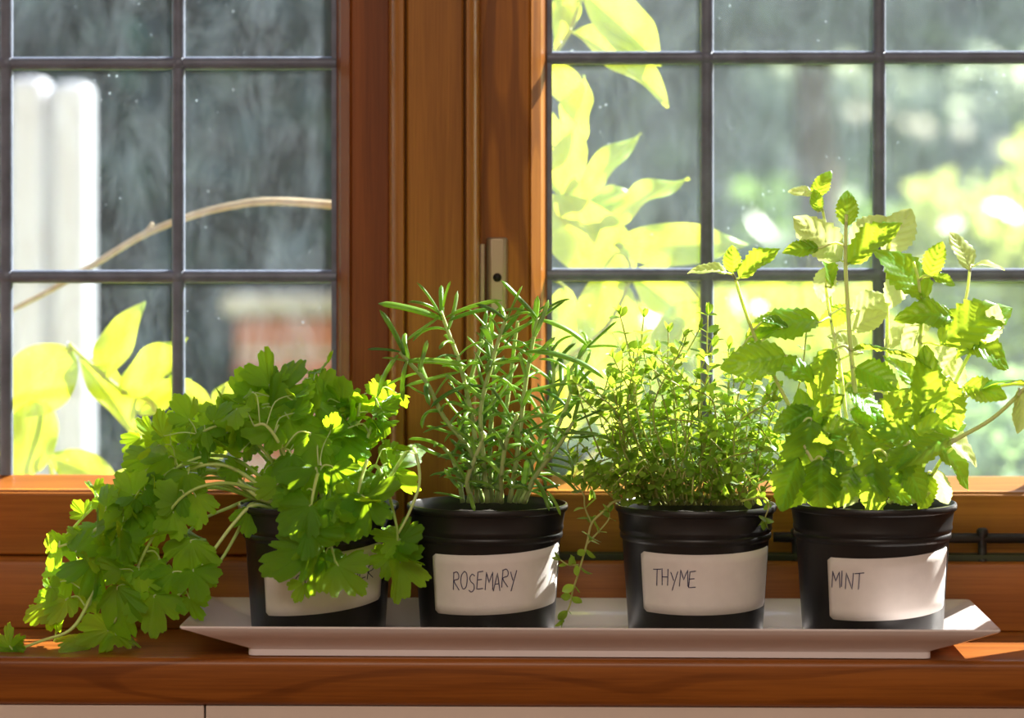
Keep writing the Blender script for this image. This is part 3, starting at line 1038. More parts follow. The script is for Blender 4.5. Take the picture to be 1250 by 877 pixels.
COR_LEAVES = [  # centre px,py, depth, diameter px, tip angle, pitch to viewer
    (363, 630, -.060, 62, 215, 5), (461, 606, -.052, 62, 5, 10), (442, 630, -.056, 62, 265, 10), (425, 612, -.052, 50, 150, 10),
    (358, 684, -.060, 78, 225, 5), (394, 655, -.062, 62, 345, 15), (404, 687, -.061, 42, 300, 20), (422, 706, -.062, 58, 300, 0),
    (366, 722, -.058, 30, 240, 10), (474, 655, -.040, 46, 160, 15), (500, 655, -.040, 46, 20, 15), (486, 706, -.042, 62, 268, 0),
    (467, 682, -.042, 36, 200, 20), (498, 684, -.044, 42, 320, 20), (378, 660, -.058, 40, 250, 20), (384, 702, -.061, 50, 262, 10), (392, 676, -.059, 44, 280, 5),
    (328, 452, .004, 58, 100, -10), (348, 466, .006, 62, 65, 0), (334, 488, -.004, 66, 80, 15), (303, 478, .004, 62, 120, 0), (300, 505, -.01, 55, 200, 20),
    (382, 484, .006, 54, 85, 5), (398, 447, .010, 34, 15, 65), (396, 470, .008, 46, 60, 20), (402, 508, .0, 56, 40, 15), (358, 525, -.02, 52, 300, 20),
    (322, 528, -.025, 56, 200, 15), (372, 548, -.03, 58, 250, 15), (400, 555, -.03, 56, 300, 15), (430, 540, -.02, 54, 330, 20), (345, 570, -.035, 54, 240, 15),
    (385, 590, -.045, 56, 270, 15), (412, 585, -.045, 52, 290, 20), (462, 475, -.002, 30, 80, 20), (473, 498, -.004, 32, 320, 20), (443, 492, .0, 40, 120, 20),
    (455, 515, -.006, 40, 350, 45), (430, 508, -.005, 44, 60, 30), (487, 562, .010, 54, 40, 10), (452, 545, -.008, 44, 10, 20), (476, 575, .006, 36, 330, 30),
    (420, 480, .006, 44, 80, 10), (440, 575, -.03, 50, 340, 20), (365, 500, -.012, 52, 320, 30), (315, 500, -.015, 45, 150, 40), (412, 530, -.02, 50, 200, 20),
    (288, 530, -.015, 52, 190, 20), (262, 508, .01, 44, 150, 10), (228, 508, .02, 44, 110, 10), (182, 528, .022, 46, 140, 10), (164, 545, .02, 36, 230, 20),
    (205, 540, .02, 42, 300, 30), (245, 545, -.015, 50, 220, 20), (222, 560, -.015, 46, 180, 25), (198, 572, -.016, 50, 240, 15), (224, 592, -.028, 46, 250, 15),
    (180, 600, -.02, 48, 260, 15), (205, 612, -.03, 54, 230, 15), (240, 622, -.03, 50, 270, 15), (168, 562, .0, 40, 200, 30),
    (130, 605, .015, 36, 110, 15), (112, 598, .02, 26, 140, 10), (98, 622, .018, 26, 120, 10), (140, 640, -.02, 46, 230, 20), (160, 640, -.02, 44, 280, 20), (118, 660, -.012, 48, 250, 10),
    (68, 672, -.006, 52, 255, 10), (88, 660, -.01, 40, 60, 30), (135, 678, -.02, 50, 200, 30), (78, 708, -.01, 54, 235, 15), (116, 702, -.025, 58, 280, 25), (52, 744, -.010, 54, 205, 5),
    (76, 746, -.02, 44, 250, 20), (138, 742, -.035, 74, 255, 10), (118, 776, -.03, 56, 200, 45), (90, 786, -.026, 46, 190, 60), (148, 780, -.03, 46, 340, 55), (188, 748, -.034, 60, 268, 5),
    (228, 682, -.034, 66, 262, 5), (238, 655, -.02, 38, 340, 0), (240, 712, -.034, 48, 290, 10), (254, 706, -.02, 28, 320, 10), (236, 742, -.03, 40, 300, 10), (202, 712, -.034, 50, 240, 15),
    (168, 712, -.034, 52, 260, 20), (198, 652, -.03, 48, 220, 15), (160, 668, -.03, 44, 300, 20), (182, 690, -.03, 46, 210, 30), (215, 640, -.032, 46, 290, 20), (105, 730, -.02, 42, 300, 30),
    (10, 782, -.032, 30, 95, 20), (6, 798, -.030, 34, 190, 45), (22, 792, -.032, 26, 330, 40), (150, 705, -.03, 44, 150, 40), (186, 630, -.02, 40, 160, 30),
    (305, 636, -.022, 40, 262, 5), (60, 716, .005, 22, 160, 10), (172, 580, .01, 34, 120, 20), (330, 600, -.04, 40, 220, 20),
    (352, 610, -.046, 44, 200, 25), (450, 590, -.04, 40, 20, 30), (392, 625, -.056, 44, 240, 25), (420, 645, -.056, 40, 320, 10), (436, 555, -.01, 40, 80, 30),
]
for px, py, y, dia, ang, pit in COR_LEAVES:
    if not dia:
        continue
    L = M(dia, y) * 0.82
    d = dirv(ang + r.uniform(-8, 8), pit)
    front = y < -.045
    sp = 0.5 if front else 0.7
    face = FACE + Vector((r.uniform(-sp, sp), r.uniform(-.3, .3), r.uniform(-.35, .4)))
    base = P(px, py, y) - d * L * 0.42
    if base.z < 0.003:
        base.z = 0.003
    if P(px, py, y).z + d.z * L * 0.5 < 0.003:
        d.z = max(d.z, (0.003 - base.z) / L)
    cor.leaf(r.choice(CL), base, d, face, L, r.uniform(-.3, .3), r.uniform(0.9, 1.1), 0.00055)
# small young leaves scattered through the mass
for k in range(120):
    if k < 50:
        px, py, y = r.uniform(270, 485), r.uniform(450, 600), r.uniform(-.03, .02)
        if py < 470 and not 310 < px < 400:
            continue
    else:
        u = r.random()
        px, py, y = 290 - 235 * u + r.uniform(-25, 25), 530 + 220 * u ** 1.3 + r.uniform(-45, 40), r.uniform(-.04, .02)
        if 200 < px < 300 and 555 < py < 605:
            continue
    L = M(r.uniform(24, 36) if k < 50 else r.uniform(30, 50), y) * 0.78
    d = dirv(r.uniform(0, 360), r.uniform(-20, 50))
    base = P(px, py, y)
    if base.z < 0.012:
        continue
    if base.z + d.z * L < 0.004:
        d.z = abs(d.z) * 0.3
    cor.leaf(r.choice(CL), base, d, Vector((r.uniform(-1, 1), r.uniform(-1, .3), r.uniform(-.2, 1))), L, 0, r.uniform(0.85, 1.1), 0.0004)
cor.finish()

# ------------------------------------------------------------------ rosemary
t_ros = pot_thing('potted_rosemary', 'upright rosemary with needle leaves in a black pot labelled ROSEMARY', 595, PY_R)
make_pot(t_ros, 1.0, -46, 78, 0.0175, 0.0530, 0.0045, 'ROSEMARY', 0.16, 0.58, 0.42, 0.0105)
RN = [needle('rosemary_leaf', ROS_LEAF, i, bd) for i, bd in enumerate((0.05, 0.35, 0.7, 1.1, -0.3, 1.5))]
ros = Plant(t_ros, ROS_STEM)
r = random.Random(23)
RS = [
    [(572, 614, -.005), (578, 560, -.008), (542, 510, -.01), (521, 468, -.012), (497, 440, -.014), (488, 430, -.014)],
    [(582, 614, .0), (580, 540, .0), (571, 485, .0), (560, 440, .0), (547, 405, .002), (538, 380, .002)],
    [(595, 614, -.012), (590, 560, -.015), (587, 500, -.016), (600, 445, -.016), (612, 405, -.014), (620, 385, -.014)],
    [(622, 614, -.008), (632, 550, -.01), (641, 471, -.012), (650, 420, -.012), (656, 388, -.012)],
    [(632, 614, .005), (655, 550, .01), (682, 480, .012), (705, 440, .012), (722, 415, .012)],
    [(606, 614, .012), (612, 540, .018), (622, 470, .02), (628, 420, .022), (632, 392, .022)],
    [(640, 614, -.012), (655, 580, -.02), (682, 545, -.026), (700, 515, -.028)],
    [(565, 614, .006), (560, 585, .008), (552, 560, .008), (540, 545, .006)],
    [(590, 614, .015), (575, 560, .022), (568, 500, .025), (578, 450, .026), (590, 415, .026)],
    [(612, 614, -.02), (612, 580, -.03), (618, 540, -.034), (632, 505, -.035)],
    [(578, 614, -.018), (570, 590, -.028), (580, 560, -.033), (592, 530, -.034)],
    [(628, 614, .015), (650, 560, .02), (668, 510, .022), (676, 460, .024), (672, 430, .024)],
    [(636, 614, -.002), (664, 560, -.004), (690, 500, -.008), (702, 465, -.01)],
    [(600, 614, -.002), (598, 540, .004), (603, 470, .008), (600, 425, .008), (594, 395, .008)],
]
for s in RS:
    ros.stem([P(*p) for p in s], 0.0016, 0.0011, 6, 7)
cnt = 0
for si, s in enumerate(ros.stems):
    pts = s[0]
    L = 0.0
    nxt = 0.008
    k = 0
    total = sum((pts[i + 1] - pts[i]).length for i in range(len(pts) - 1))
    for i in range(len(pts) - 1):
        seg = (pts[i + 1] - pts[i])
        while L + seg.length > nxt:
            q = pts[i] + seg * ((nxt - L) / seg.length)
            u = nxt / total
            tg = seg.normalized()
            o1 = tg.orthogonal().normalized()
            turn = k * 1.25 + si
            for h in range(2):
                a = turn + h * math.pi + r.uniform(-.35, .35)
                o2 = Matrix.Rotation(a, 3, tg) @ o1
                spread = r.uniform(0.75, 1.25) if u < 0.85 else r.uniform(0.35, 0.8)
                d = tg * math.cos(spread) + o2 * math.sin(spread)
                if q.y > 0.02 and d.y > 0.3:
                    d.y = 0.1
                ln = M(r.uniform(34, 58))
                ros.leaf(r.choice(RN), q, d, o2 * -0.6 + Vector((0, 0, 1)) + tg * 0.3, ln, r.uniform(-.3, .3), r.uniform(0.8, 1.1), 0, si)
                cnt += 1
            k += 1
            nxt += M(r.uniform(15, 20)) if u > 0.15 else M(r.uniform(16, 22))
        L += seg.length
for bx, by, tx, ty, y, si in [  # the long leaves that stand out at the tips
    (494, 434, 472, 377, -.014, 0), (488, 430, 451, 421, -.014, 0), (486, 434, 449, 476, -.016, 0), (497, 441, 481, 488, -.016, 0), (497, 441, 567, 437, -.014, 0),
    (537, 386, 517, 342, .002, 1), (540, 390, 467, 361, .002, 1), (545, 388, 607, 356, .0, 1), (541, 376, 545, 344, .002, 1), (548, 392, 598, 369, .0, 1), (536, 388, 497, 414, .0, 1),
    (655, 388, 614, 343, -.012, 3), (657, 388, 686, 353, -.012, 3), (660, 391, 723, 404, -.012, 3), (650, 394, 606, 412, -.012, 3), (642, 430, 742, 428, -.02, 3), (640, 440, 588, 446, -.02, 3),
    (718, 424, 752, 392, .010, 4), (700, 445, 735, 480, .008, 4), (560, 455, 496, 470, -.006, 1), (578, 470, 520, 480, -.012, 2), (570, 440, 540, 447, .0, 1), (690, 530, 745, 520, -.028, 6),
    (700, 516, 735, 500, -.028, 6), (566, 610, 532, 596, .0, 7), (690, 470, 738, 468, .012, 4), (620, 388, 636, 350, -.014, 2), (618, 392, 590, 362, -.014, 2), (632, 394, 668, 372, .022, 5), (668, 600, 690, 625, -.03, 6)]:
    a, e = P(bx, by, y), P(tx, ty, y - 0.004)
    ros.leaf(r.choice(RN[:3]), a, e - a, Vector((0, -.3, 1)), (e - a).length * 1.03, r.uniform(-.4, .4), 1.0, 0, si)
    cnt += 1
print('rosemary leaves', cnt)
ros.finish()

# ------------------------------------------------------------------ thyme
t_thy = pot_thing('potted_thyme', 'dense bushy thyme with tiny leaves in a black pot labelled THYME', 849, PY_T)
make_pot(t_thy, 1.0, -50, 76, 0.0172, 0.0530, 0.0015, 'THYME', 0.10, 0.39, 0.46, 0.0098)
TL = [blade('thyme_leaf', THY_LEAF, i, nu=4, nv=6, width=0.62, fold=fo, curl=cu, peak=0.5) for i, (fo, cu) in enumerate(((0.1, 0.1), (0.3, 0.25), (-0.1, 0.3), (0.2, -0.15)))]
r = random.Random(31)
thy = Plant(t_thy, THY_STEM)
cx0 = X(849, PY_T)
thy_leaves = []


def thyme_sprig(pts, dens, s0, s1, r0=0.0006, r1=0.0004, lo=0.12):
    c = crom(pts, 6)
    si = thy.stem(pts, r0, r1, 6, 5)
    total = sum((c[i + 1] - c[i]).length for i in range(len(c) - 1))
    L, nxt, k = 0.0, total * lo, 0
    for i in range(len(c) - 1):
        seg = c[i + 1] - c[i]
        while L + seg.length > nxt:
            q = c[i] + seg * ((nxt - L) / seg.length)
            tg = seg.normalized()
            o1 = tg.orthogonal().normalized()
            for h in range(2):
                o2 = Matrix.Rotation(k * 1.57 + h * math.pi + r.uniform(-.5, .5), 3, tg) @ o1
                d = tg * r.uniform(0.2, 0.7) + o2
                ln = M(r.uniform(s0, s1))
                thy_leaves.append((si, q, d, tg + Vector((0, 0, .6)) - o2 * 0.4, ln, r.uniform(-.6, .6), r.uniform(0.85, 1.15)))
            k += 1
            nxt += dens * r.uniform(0.75, 1.3)
        L += seg.length
    q = c[-1]
    tg = (c[-1] - c[-2]).normalized()
    for h in range(3):
        o2 = Matrix.Rotation(h * 2.1 + r.random(), 3, tg) @ tg.orthogonal().normalized()
        thy_leaves.append((si, q, tg + o2 * 0.35, o2 * -1 + Vector((0, -.3, .2)), M(r.uniform(s0, s1)) * 0.9, 0, 0.8))


for k in range(104):
    # fill the dome: target points in the picture
    while True:
        tx, ty = r.uniform(700, 958), r.uniform(398, 600)
        u = (tx - 832) / 130.0
        top = 412 + 62 * abs(u) ** 2.4
        if ty > top and (ty < 560 or abs(u) < 0.95):
            break
    if k < 14:
        tx = 705 + k * 18.5
        ty = 398 + 75 * abs((tx - 832) / 130.0) ** 2 + r.uniform(-5, 30)
    y1 = r.uniform(-.055, .04)
    bx = 849 + (tx - 838) * 0.58 + r.uniform(-14, 14)
    y0 = max(-.036, min(.036, y1 * 0.6))
    a, e = P(bx, 617, PY_T + y0 * 0.8), P(tx, ty, y1)
    mid = a.lerp(e, 0.5) + Vector((r.uniform(-.02, .02), r.uniform(-.008, .008), r.uniform(0.0, .022)))
    thyme_sprig([a, mid, e], r.uniform(0.005, 0.009), 11, 20, lo=0.3)
for k in range(26):   # low wiry sprigs over the soil and the rim
    tx, ty, y1 = r.uniform(735, 950), r.uniform(555, 612), r.uniform(-.05, -.02)
    a = P(849 + (tx - 849) * 0.6, 617, -.02)
    e = P(tx, ty, y1)
    thyme_sprig([a, a.lerp(e, 0.5) + Vector((0, -.006, .014)), e], 0.0055, 10, 15)
# the long standing tips
for s in ([(790, 600, 0), (778, 500, .0), (772, 450, .0), (762, 405, .0), (757, 385, .0)], [(800, 600, .01), (795, 480, .01), (784, 420, .01), (786, 388, .01)],
          [(860, 600, .0), (866, 500, .0), (863, 440, .0), (864, 385, .0)], [(900, 600, .01), (915, 500, .01), (925, 440, .01), (930, 405, .01)], [(960, 520, .0), (978, 460, .0), (985, 400, .0)],
          [(735, 560, -.01), (712, 500, -.015), (704, 470, -.015)]):
    thyme_sprig([P(*p) for p in s], 0.0085, 13, 20, lo=0.45)
# sprig trailing over the rim to the tray
thyme_sprig([P(*p) for p in [(775, 614, -.02), (752, 612, -.03), (735, 626, -.034), (722, 640, -.036), (716, 665, -.036), (706, 700, -.036), (699, 722, -.034), (696, 738, -.03), (688, 756, -.024)]], 0.0095, 13, 20, 0.0008, 0.0005)
thyme_sprig([P(*p) for p in [(722, 640, -.036), (714, 620, -.032), (712, 604, -.028), (700, 590, -.026)]], 0.009, 13, 19)
thyme_sprig([P(*p) for p in [(716, 665, -.036), (730, 650, -.034), (742, 636, -.032), (744, 626, -.03)]], 0.009, 13, 19)
thyme_sprig([P(*p) for p in [(706, 690, -.036), (694, 690, -.04), (684, 684, -.042)]], 0.007, 11, 16)
thyme_sprig([P(*p) for p in [(905, 612, -.04), (930, 608, -.046), (938, 618, -.048), (934, 632, -.05)]], 0.012, 14, 20)
# the 300 leaves that show largest are single parts, the rest one part of foliage
order = sorted(range(len(thy_leaves)), key=lambda i: thy_leaves[i][1].y - thy_leaves[i][4] * 0.8)
big = set(order[:300])
rest = MB()
tl_data = [([Vector(v.co) for v in me.vertices], [tuple(p.vertices) for p in me.polygons]) for me in TL]
for i, (si, q, d, face, ln, roll, wx) in enumerate(thy_leaves):
    vi = r.randrange(4)
    if i in big:
        thy.leaf(TL[vi], q, d, face, ln, roll, wx, 0, si)
    else:
        R = orient(d, face, roll)
        vs, fs = tl_data[vi]
        rest.add([q + R @ Vector((v.x * wx * ln, v.y * ln, v.z * ln)) for v in vs], fs)
thy.finish()
THY_FOL = leaf_mat('thyme_foliage_tissue', srgb(72, 104, 44), srgb(142, 182, 74), srgb(204, 236, 66), 0.5, 0.34, per_island=True)
fo = rest.build('foliage', THY_FOL, t_thy, smooth=True)
fo['kind'] = 'stuff'
print('thyme leaves', len(thy_leaves))

# ------------------------------------------------------------------ mint
t_min = pot_thing('potted_mint', 'tall sprawling mint with crinkled leaves in a black pot labelled MINT', 1065, PY_M)
make_pot(t_min, 1.03, -42, 68, 0.0160, 0.0515, 0.0045, 'MINT', 0.03, 0.27, 0.52, 0.0092)
ML = [blade('mint_leaf', MINT_LEAF, i, nu=14, nv=28, width=w, fold=fo_, curl=cu, quilt=0.045, qn=6, serr=0.24, sn=9, wave=wv, peak=0.42) for i, (w, fo_, cu, wv) in enumerate(((0.72, 0.18, 0.22, 0.03), (0.66, 0.3, 0.4, 0.05), (0.76, 0.1, 0.55, 0.05), (0.7, 0.4, 0.1, 0.04)))]
MP = [blade('mint_leaf', MINT_PALE, i + 9, nu=14, nv=24, width=w, fold=fo_, curl=cu, quilt=0.035, qn=6, serr=0.2, sn=8, wave=0.03, peak=0.45) for i, (w, fo_, cu) in enumerate(((0.7, 0.2, 0.2), (0.64, 0.35, 0.35)))]
mint = Plant(t_min, MINT_STEM)
r = random.Random(41)
MS = [
    ([(1058, 614, -.01), (1052, 560, -.012), (1044, 480, -.012), (1038, 420, -.012), (1034, 360, -.012), (1032, 320, -.012), (1033, 262, -.012)], 0.0018, 0.0011),
    ([(1045, 614, -.005), (1034, 520, -.002), (1024, 440, .0), (1013, 385, .0), (1008, 350, .0)], 0.0014, 0.0009),
    ([(1015, 614, -.01), (985, 540, -.02), (950, 470, -.025), (925, 420, -.025), (908, 375, -.025), (898, 342, -.025)], 0.0014, 0.0010),
    ([(1075, 614, .01), (1081, 520, .015), (1083, 420, .018), (1083, 350, .02), (1086, 295, .02)], 0.0014, 0.0010),
    ([(1090, 614, -.005), (1105, 540, -.008), (1118, 470, -.01), (1124, 410, -.01), (1122, 350, -.01), (1115, 320, -.01)], 0.0014, 0.0009),
    ([(1085, 614, -.02), (1120, 568, -.03), (1165, 538, -.035), (1210, 512, -.035), (1245, 480, -.035), (1275, 445, -.035)], 0.0016, 0.0010),
    ([(1105, 614, .0), (1140, 540, .0), (1165, 470, .0), (1188, 425, .0), (1205, 400, .0)], 0.0014, 0.0009),
    ([(1098, 614, .015), (1135, 510, .02), (1165, 420, .022), (1180, 360, .022), (1184, 325, .022)], 0.0014, 0.0008),
    ([(1035, 614, .02), (1022, 480, .026), (1014, 370, .03), (1008, 280, .03), (1000, 240, .03)], 0.0014, 0.0008),
    ([(1030, 614, -.02), (1010, 590, -.032), (990, 560, -.036), (975, 530, -.038)], 0.0013, 0.0009),
    ([(1070, 614, -.03), (1072, 590, -.036), (1085, 560, -.04), (1110, 540, -.04)], 0.0013, 0.0009),
    ([(1095, 614, -.015), (1130, 590, -.02), (1150, 560, -.022), (1165, 545, -.022)], 0.0013, 0.0009),
    ([(1120, 560, -.01), (1160, 500, -.01), (1190, 480, -.01), (1230, 470, -.01), (1252, 470, -.01)], 0.0010, 0.0008),
]
for pts, r0, r1 in MS:
    mint.stem([P(*p) for p in pts], r0, r1, 6, 7)
MINT_LEAVES = [  # centre px,py, depth, length px, tip angle, pitch, kind (0 mature, 1 young pale), face (0 default, 1 edge-on from above)
    (1001, 226, .03, 34, 75, 5, 0, 0), (980, 234, .03, 30, 165, 5, 1, 0), (997, 246, .026, 26, 100, 10, 0, 0), (1034, 256, -.012, 42, 90, 0, 0, 0),
    (1003, 293, -.008, 74, 132, 5, 1, 0), (980, 303, -.014, 42, 178, 10, 0, 0), (1064, 298, -.014, 78, 40, 10, 0, 0), (1058, 284, .0, 56, 48, 0, 1, 0), (1095, 285, .02, 62, 60, 0, 1, 0),
    (1010, 330, -.004, 46, 100, 10, 0, 0), (1007, 345, .0, 42, 260, 10, 1, 0), (1113, 334, -.010, 74, 118, 5, 0, 0), (1141, 318, -.006, 44, 72, 0, 0, 0), (1151, 340, -.01, 26, 350, 20, 0, 0), (1095, 350, .01, 50, 250, 0, 1, 0),
    (1176, 308, .022, 50, 108, 0, 1, 0), (1205, 322, .022, 34, 5, 10, 1, 1), (1137, 382, -.016, 64, 165, 25, 0, 0), (1120, 400, -.005, 56, 220, 5, 1, 0), (1184, 394, -.012, 92, 34, 5, 0, 0), (1209, 398, -.008, 46, 78, 10, 1, 0), (1204, 424, -.004, 62, 340, 10, 0, 0), (1185, 422, .0, 40, 200, 10, 0, 0),
    (868, 328, -.026, 44, 165, 5, 1, 0), (894, 318, -.026, 32, 88, 5, 0, 0), (924, 322, -.026, 58, 42, 10, 0, 0), (925, 440, -.034, 76, 190, 15, 0, 0), (905, 440, -.026, 40, 260, 10, 1, 0), (966, 388, -.02, 78, 172, 20, 0, 0), (935, 398, -.02, 40, 210, 20, 0, 0),
    (1085, 428, -.02, 92, 2, 15, 0, 1), (1068, 458, -.022, 56, 340, 30, 0, 0), (1056, 490, -.015, 60, 320, 20, 0, 1), (1000, 450, -.018, 64, 225, 20, 0, 0), (976, 448, -.016, 56, 130, 10, 0, 0), (1058, 392, .0, 46, 30, 10, 1, 0), (1022, 384, .0, 40, 200, 10, 0, 0), (1062, 372, .015, 50, 20, 0, 1, 0),
    (1128, 470, -.026, 84, 85, 5, 0, 0), (1160, 492, -.014, 60, 285, 20, 0, 0), (1200, 476, -.012, 50, 350, 20, 0, 0), (1228, 466, -.012, 54, 175, 20, 0, 1), (1248, 500, -.034, 52, 275, 0, 1, 0), (1128, 548, -.040, 76, 200, 15, 0, 0), (1100, 530, -.03, 56, 150, 20, 0, 0),
    (1168, 538, -.018, 66, 330, 0, 1, 0), (1166, 562, -.024, 62, 320, 10, 0, 0), (1147, 594, -.02, 44, 278, 0, 1, 0), (1131, 600, -.024, 46, 268, 5, 0, 0), (1100, 566, -.042, 58, 250, 15, 0, 0), (1085, 592, -.042, 62, 340, 10, 0, 0), (1115, 585, -.038, 54, 300, 10, 0, 0),
    (985, 556, -.040, 92, 264, 0, 0, 0), (964, 588, -.036, 66, 250, 5, 0, 0), (1000, 592, -.042, 66, 266, 5, 0, 0), (1014, 528, -.030, 60, 25, 15, 0, 0), (1026, 556, -.034, 58, 295, 10, 0, 0), (970, 512, -.03, 54, 210, 20, 0, 0), (1006, 502, -.024, 56, 40, 25, 0, 0), (985, 520, -.03, 60, 100, 20, 0, 0),
    (1066, 588, -.040, 74, 268, 0, 0, 0), (1052, 540, -.026, 52, 300, 20, 0, 0), (1075, 540, -.02, 54, 20, 20, 0, 0), (1032, 592, -.038, 50, 250, 10, 0, 0), (1062, 512, -.02, 56, 330, 25, 0, 0), (1090, 500, .0, 56, 60, 10, 0, 0), (1045, 470, .01, 50, 160, 10, 0, 0), (1108, 455, .01, 52, 120, 0, 0, 0),
    (1150, 440, .012, 50, 60, 0, 1, 0), (1140, 520, -.02, 56, 20, 15, 0, 0), (1098, 410, .018, 50, 40, 0, 1, 0), (1015, 570, -.038, 48, 230, 15, 0, 0), (1000, 475, .01, 46, 120, 10, 0, 0), (948, 395, -.024, 36, 160, 25, 0, 0), (1035, 420, .005, 44, 150, 10, 1, 0), (1075, 565, -.038, 50, 220, 20, 0, 0),
    (1165, 460, .0, 44, 80, 10, 1, 0), (1112, 500, -.02, 54, 200, 20, 0, 0), (980, 600, -.03, 44, 210, 10, 0, 0), (1045, 604, -.03, 34, 200, 10, 1, 0), (1118, 606, -.03, 30, 30, 10, 1, 0), (1100, 604, -.036, 30, 120, 10, 1, 0),
]
for px, py, y, ln, ang, pit, kind, edge in MINT_LEAVES:
    L = M(ln, y) * 1.05
    d = dirv(ang + r.uniform(-5, 5), pit)
    face = (Vector((0, -.12, 1)) if edge else FACE + Vector((r.uniform(-.45, .45), r.uniform(-.2, .2), r.uniform(-.35, .35))))
    mint.leaf(r.choice(MP if kind else ML), P(px, py, y) - d * L * 0.47, d, face, L, r.uniform(-.25, .25), r.uniform(0.92, 1.12), 0.0007)
mint.finish()

# ------------------------------------------------------------------ climbers outside the glass
VL = [blade('vine_leaf', VINE_LEAF, i, nu=10, nv=22, width=1.0, fold=fo_, curl=cu, wave=wv, peak=0.42, tip=0.75, side=sd_) for i, (fo_, cu, wv, sd_) in enumerate(((0.25, 0.15, 0.04, 0.03), (0.1, 0.3, 0.06, -0.04), (0.35, 0.05, 0.05, 0.0), (0.18, -0.15, 0.07, 0.05)))]
GROUND = -0.62


def vine(name, label, stems, leaves, seed, loc):
    t = thing(name, label, 'climbing plant', loc)
    pl = Plant(t, VINE_STEM)
    rr = random.Random(seed)
    for pts, r0, r1 in stems:
        pl.stem([P(*p) if len(p) == 3 else Vector(p[:3]) for p in pts], r0, r1, 6, 7)
    for bx, by, tx, ty, w, y, dy in leaves:
        a, e = P(bx, by, y), P(tx, ty, y + dy)
        L = (e - a).length
        pl.leaf(rr.choice(VL), a, e - a, Vector((rr.uniform(-.4, .4), -1, rr.uniform(0.0, .7))), L, rr.uniform(-.25, .25), M(w, y) / L * 1.0, 0.0009)
    pl.finish()
    return t


base_r = Vector((X(640, .19), .19, GROUND))
vine('climbing_vine', 'sunlit yellow-green climbing plant outside the right window beside the mullion',
     [([(640, 1100, .19), (648, 700, .185), (652, 480, .18), (650, 300, .18), (660, 120, .18), (655, -80, .18), (640, -300, .18)], 0.004, 0.003),
      ([(652, 480, .18), (690, 440, .18), (740, 400, .18), (770, 335, .18), (755, 300, .18)], 0.002, 0.0012),
      ([(650, 320, .18), (672, 280, .185), (700, 255, .185), (735, 280, .185)], 0.002, 0.0012),
      ([(658, 110, .18), (675, 70, .185), (697, 35, .185), (712, -10, .185)], 0.002, 0.0012),
      ([(648, 620, .185), (690, 590, .18), (740, 540, .18), (800, 500, .18), (850, 470, .18)], 0.002, 0.0012)],
     [(712, -8, 810, 78, 62, .185, .0), (697, 38, 824, 114, 56, .18, -.01), (690, -25, 684, 62, 34, .185, .0), (702, 28, 694, -25, 22, .19, 0), (672, 78, 714, 138, 40, .185, 0),
      (698, 182, 719, 94, 46, .19, .0), (684, 238, 707, 148, 46, .18, -.01), (697, 252, 773, 153, 36, .185, .0), (704, 260, 781, 220, 32, .185, .01), (731, 281, 826, 198, 42, .18, 0),
      (775, 332, 640, 238, 84, .185, .0), (750, 300, 918, 297, 54, .18, .0), (738, 330, 735, 448, 74, .185, 0), (768, 334, 862, 408, 60, .19, 0), (856, 368, 796, 455, 60, .18, 0), (672, 230, 668, 120, 36, .2, 0),
      (690, 350, 678, 440, 40, .19, 0), (710, 440, 690, 540, 60, .18, 0), (760, 430, 740, 540, 66, .19, 0), (800, 450, 840, 540, 60, .18, 0), (850, 450, 905, 420, 50, .2, 0), (840, 470, 905, 520, 54, .2, 0), (770, 540, 800, 620, 50, .19, 0),
      (720, 560, 690, 630, 44, .19, 0), (660, 60, 640, -10, 30, .2, 0), (655, -60, 720, -120, 44, .18, 0)],
     5, base_r)
base_l = Vector((X(60, .2), .2, GROUND))
vine('climbing_vine', 'sunlit yellow-green leaves rising outside the lower left window',
     [([(60, 1100, .2), (120, 760, .2), (200, 600, .19), (190, 500, .185), (150, 478, .18), (112, 446, .18), (84, 420, .18)], 0.003, 0.0015),
      ([(200, 600, .19), (235, 540, .19), (262, 500, .19), (275, 470, .19)], 0.002, 0.0012),
      ([(120, 760, .2), (80, 640, .19), (60, 560, .19), (52, 490, .185)], 0.002, 0.0012)],
     [(88, 426, 0, 512, 84, .18, .0), (54, 488, 12, 598, 66, .185, 0), (125, 462, 169, 366, 46, .18, .0), (149, 482, 234, 414, 48, .18, 0), (98, 440, 168, 530, 44, .185, 0), (140, 585, 52, 558, 44, .19, 0),
      (168, 505, 232, 462, 36, .19, 0), (258, 505, 205, 458, 34, .185, 0), (262, 500, 300, 470, 36, .19, 0), (235, 540, 280, 505, 44, .19, 0), (220, 560, 160, 520, 46, .19, 0), (185, 600, 120, 585, 44, .19, 0), (270, 560, 240, 500, 46, .19, 0), (90, 600, 30, 640, 40, .19, 0)],
     6, base_l)
sh = MB()
sh.tube(crom([P(*p) for p in [(-120, 450, .2), (-40, 405, .2), (18, 377, .2), (70, 350, .2), (120, 320, .2), (175, 287, .2), (230, 265, .2), (280, 252, .2), (330, 246, .2), (410, 251, .2), (470, 262, .2), (530, 290, .2), (600, 380, .195), (640, 560, .19), (645, 1090, .19)]], 6), 0.0017, 0.0036, 8)
sh.tube(crom([P(178, 285, .2), P(183, 278, .2), P(186, 272, .2)], 3), 0.0018, 0.0012, 6)
tag(sh.build('bare_shoot', SHOOT, None, smooth=True), 'pale bare woody shoot arching across the left window outside', 'branch')

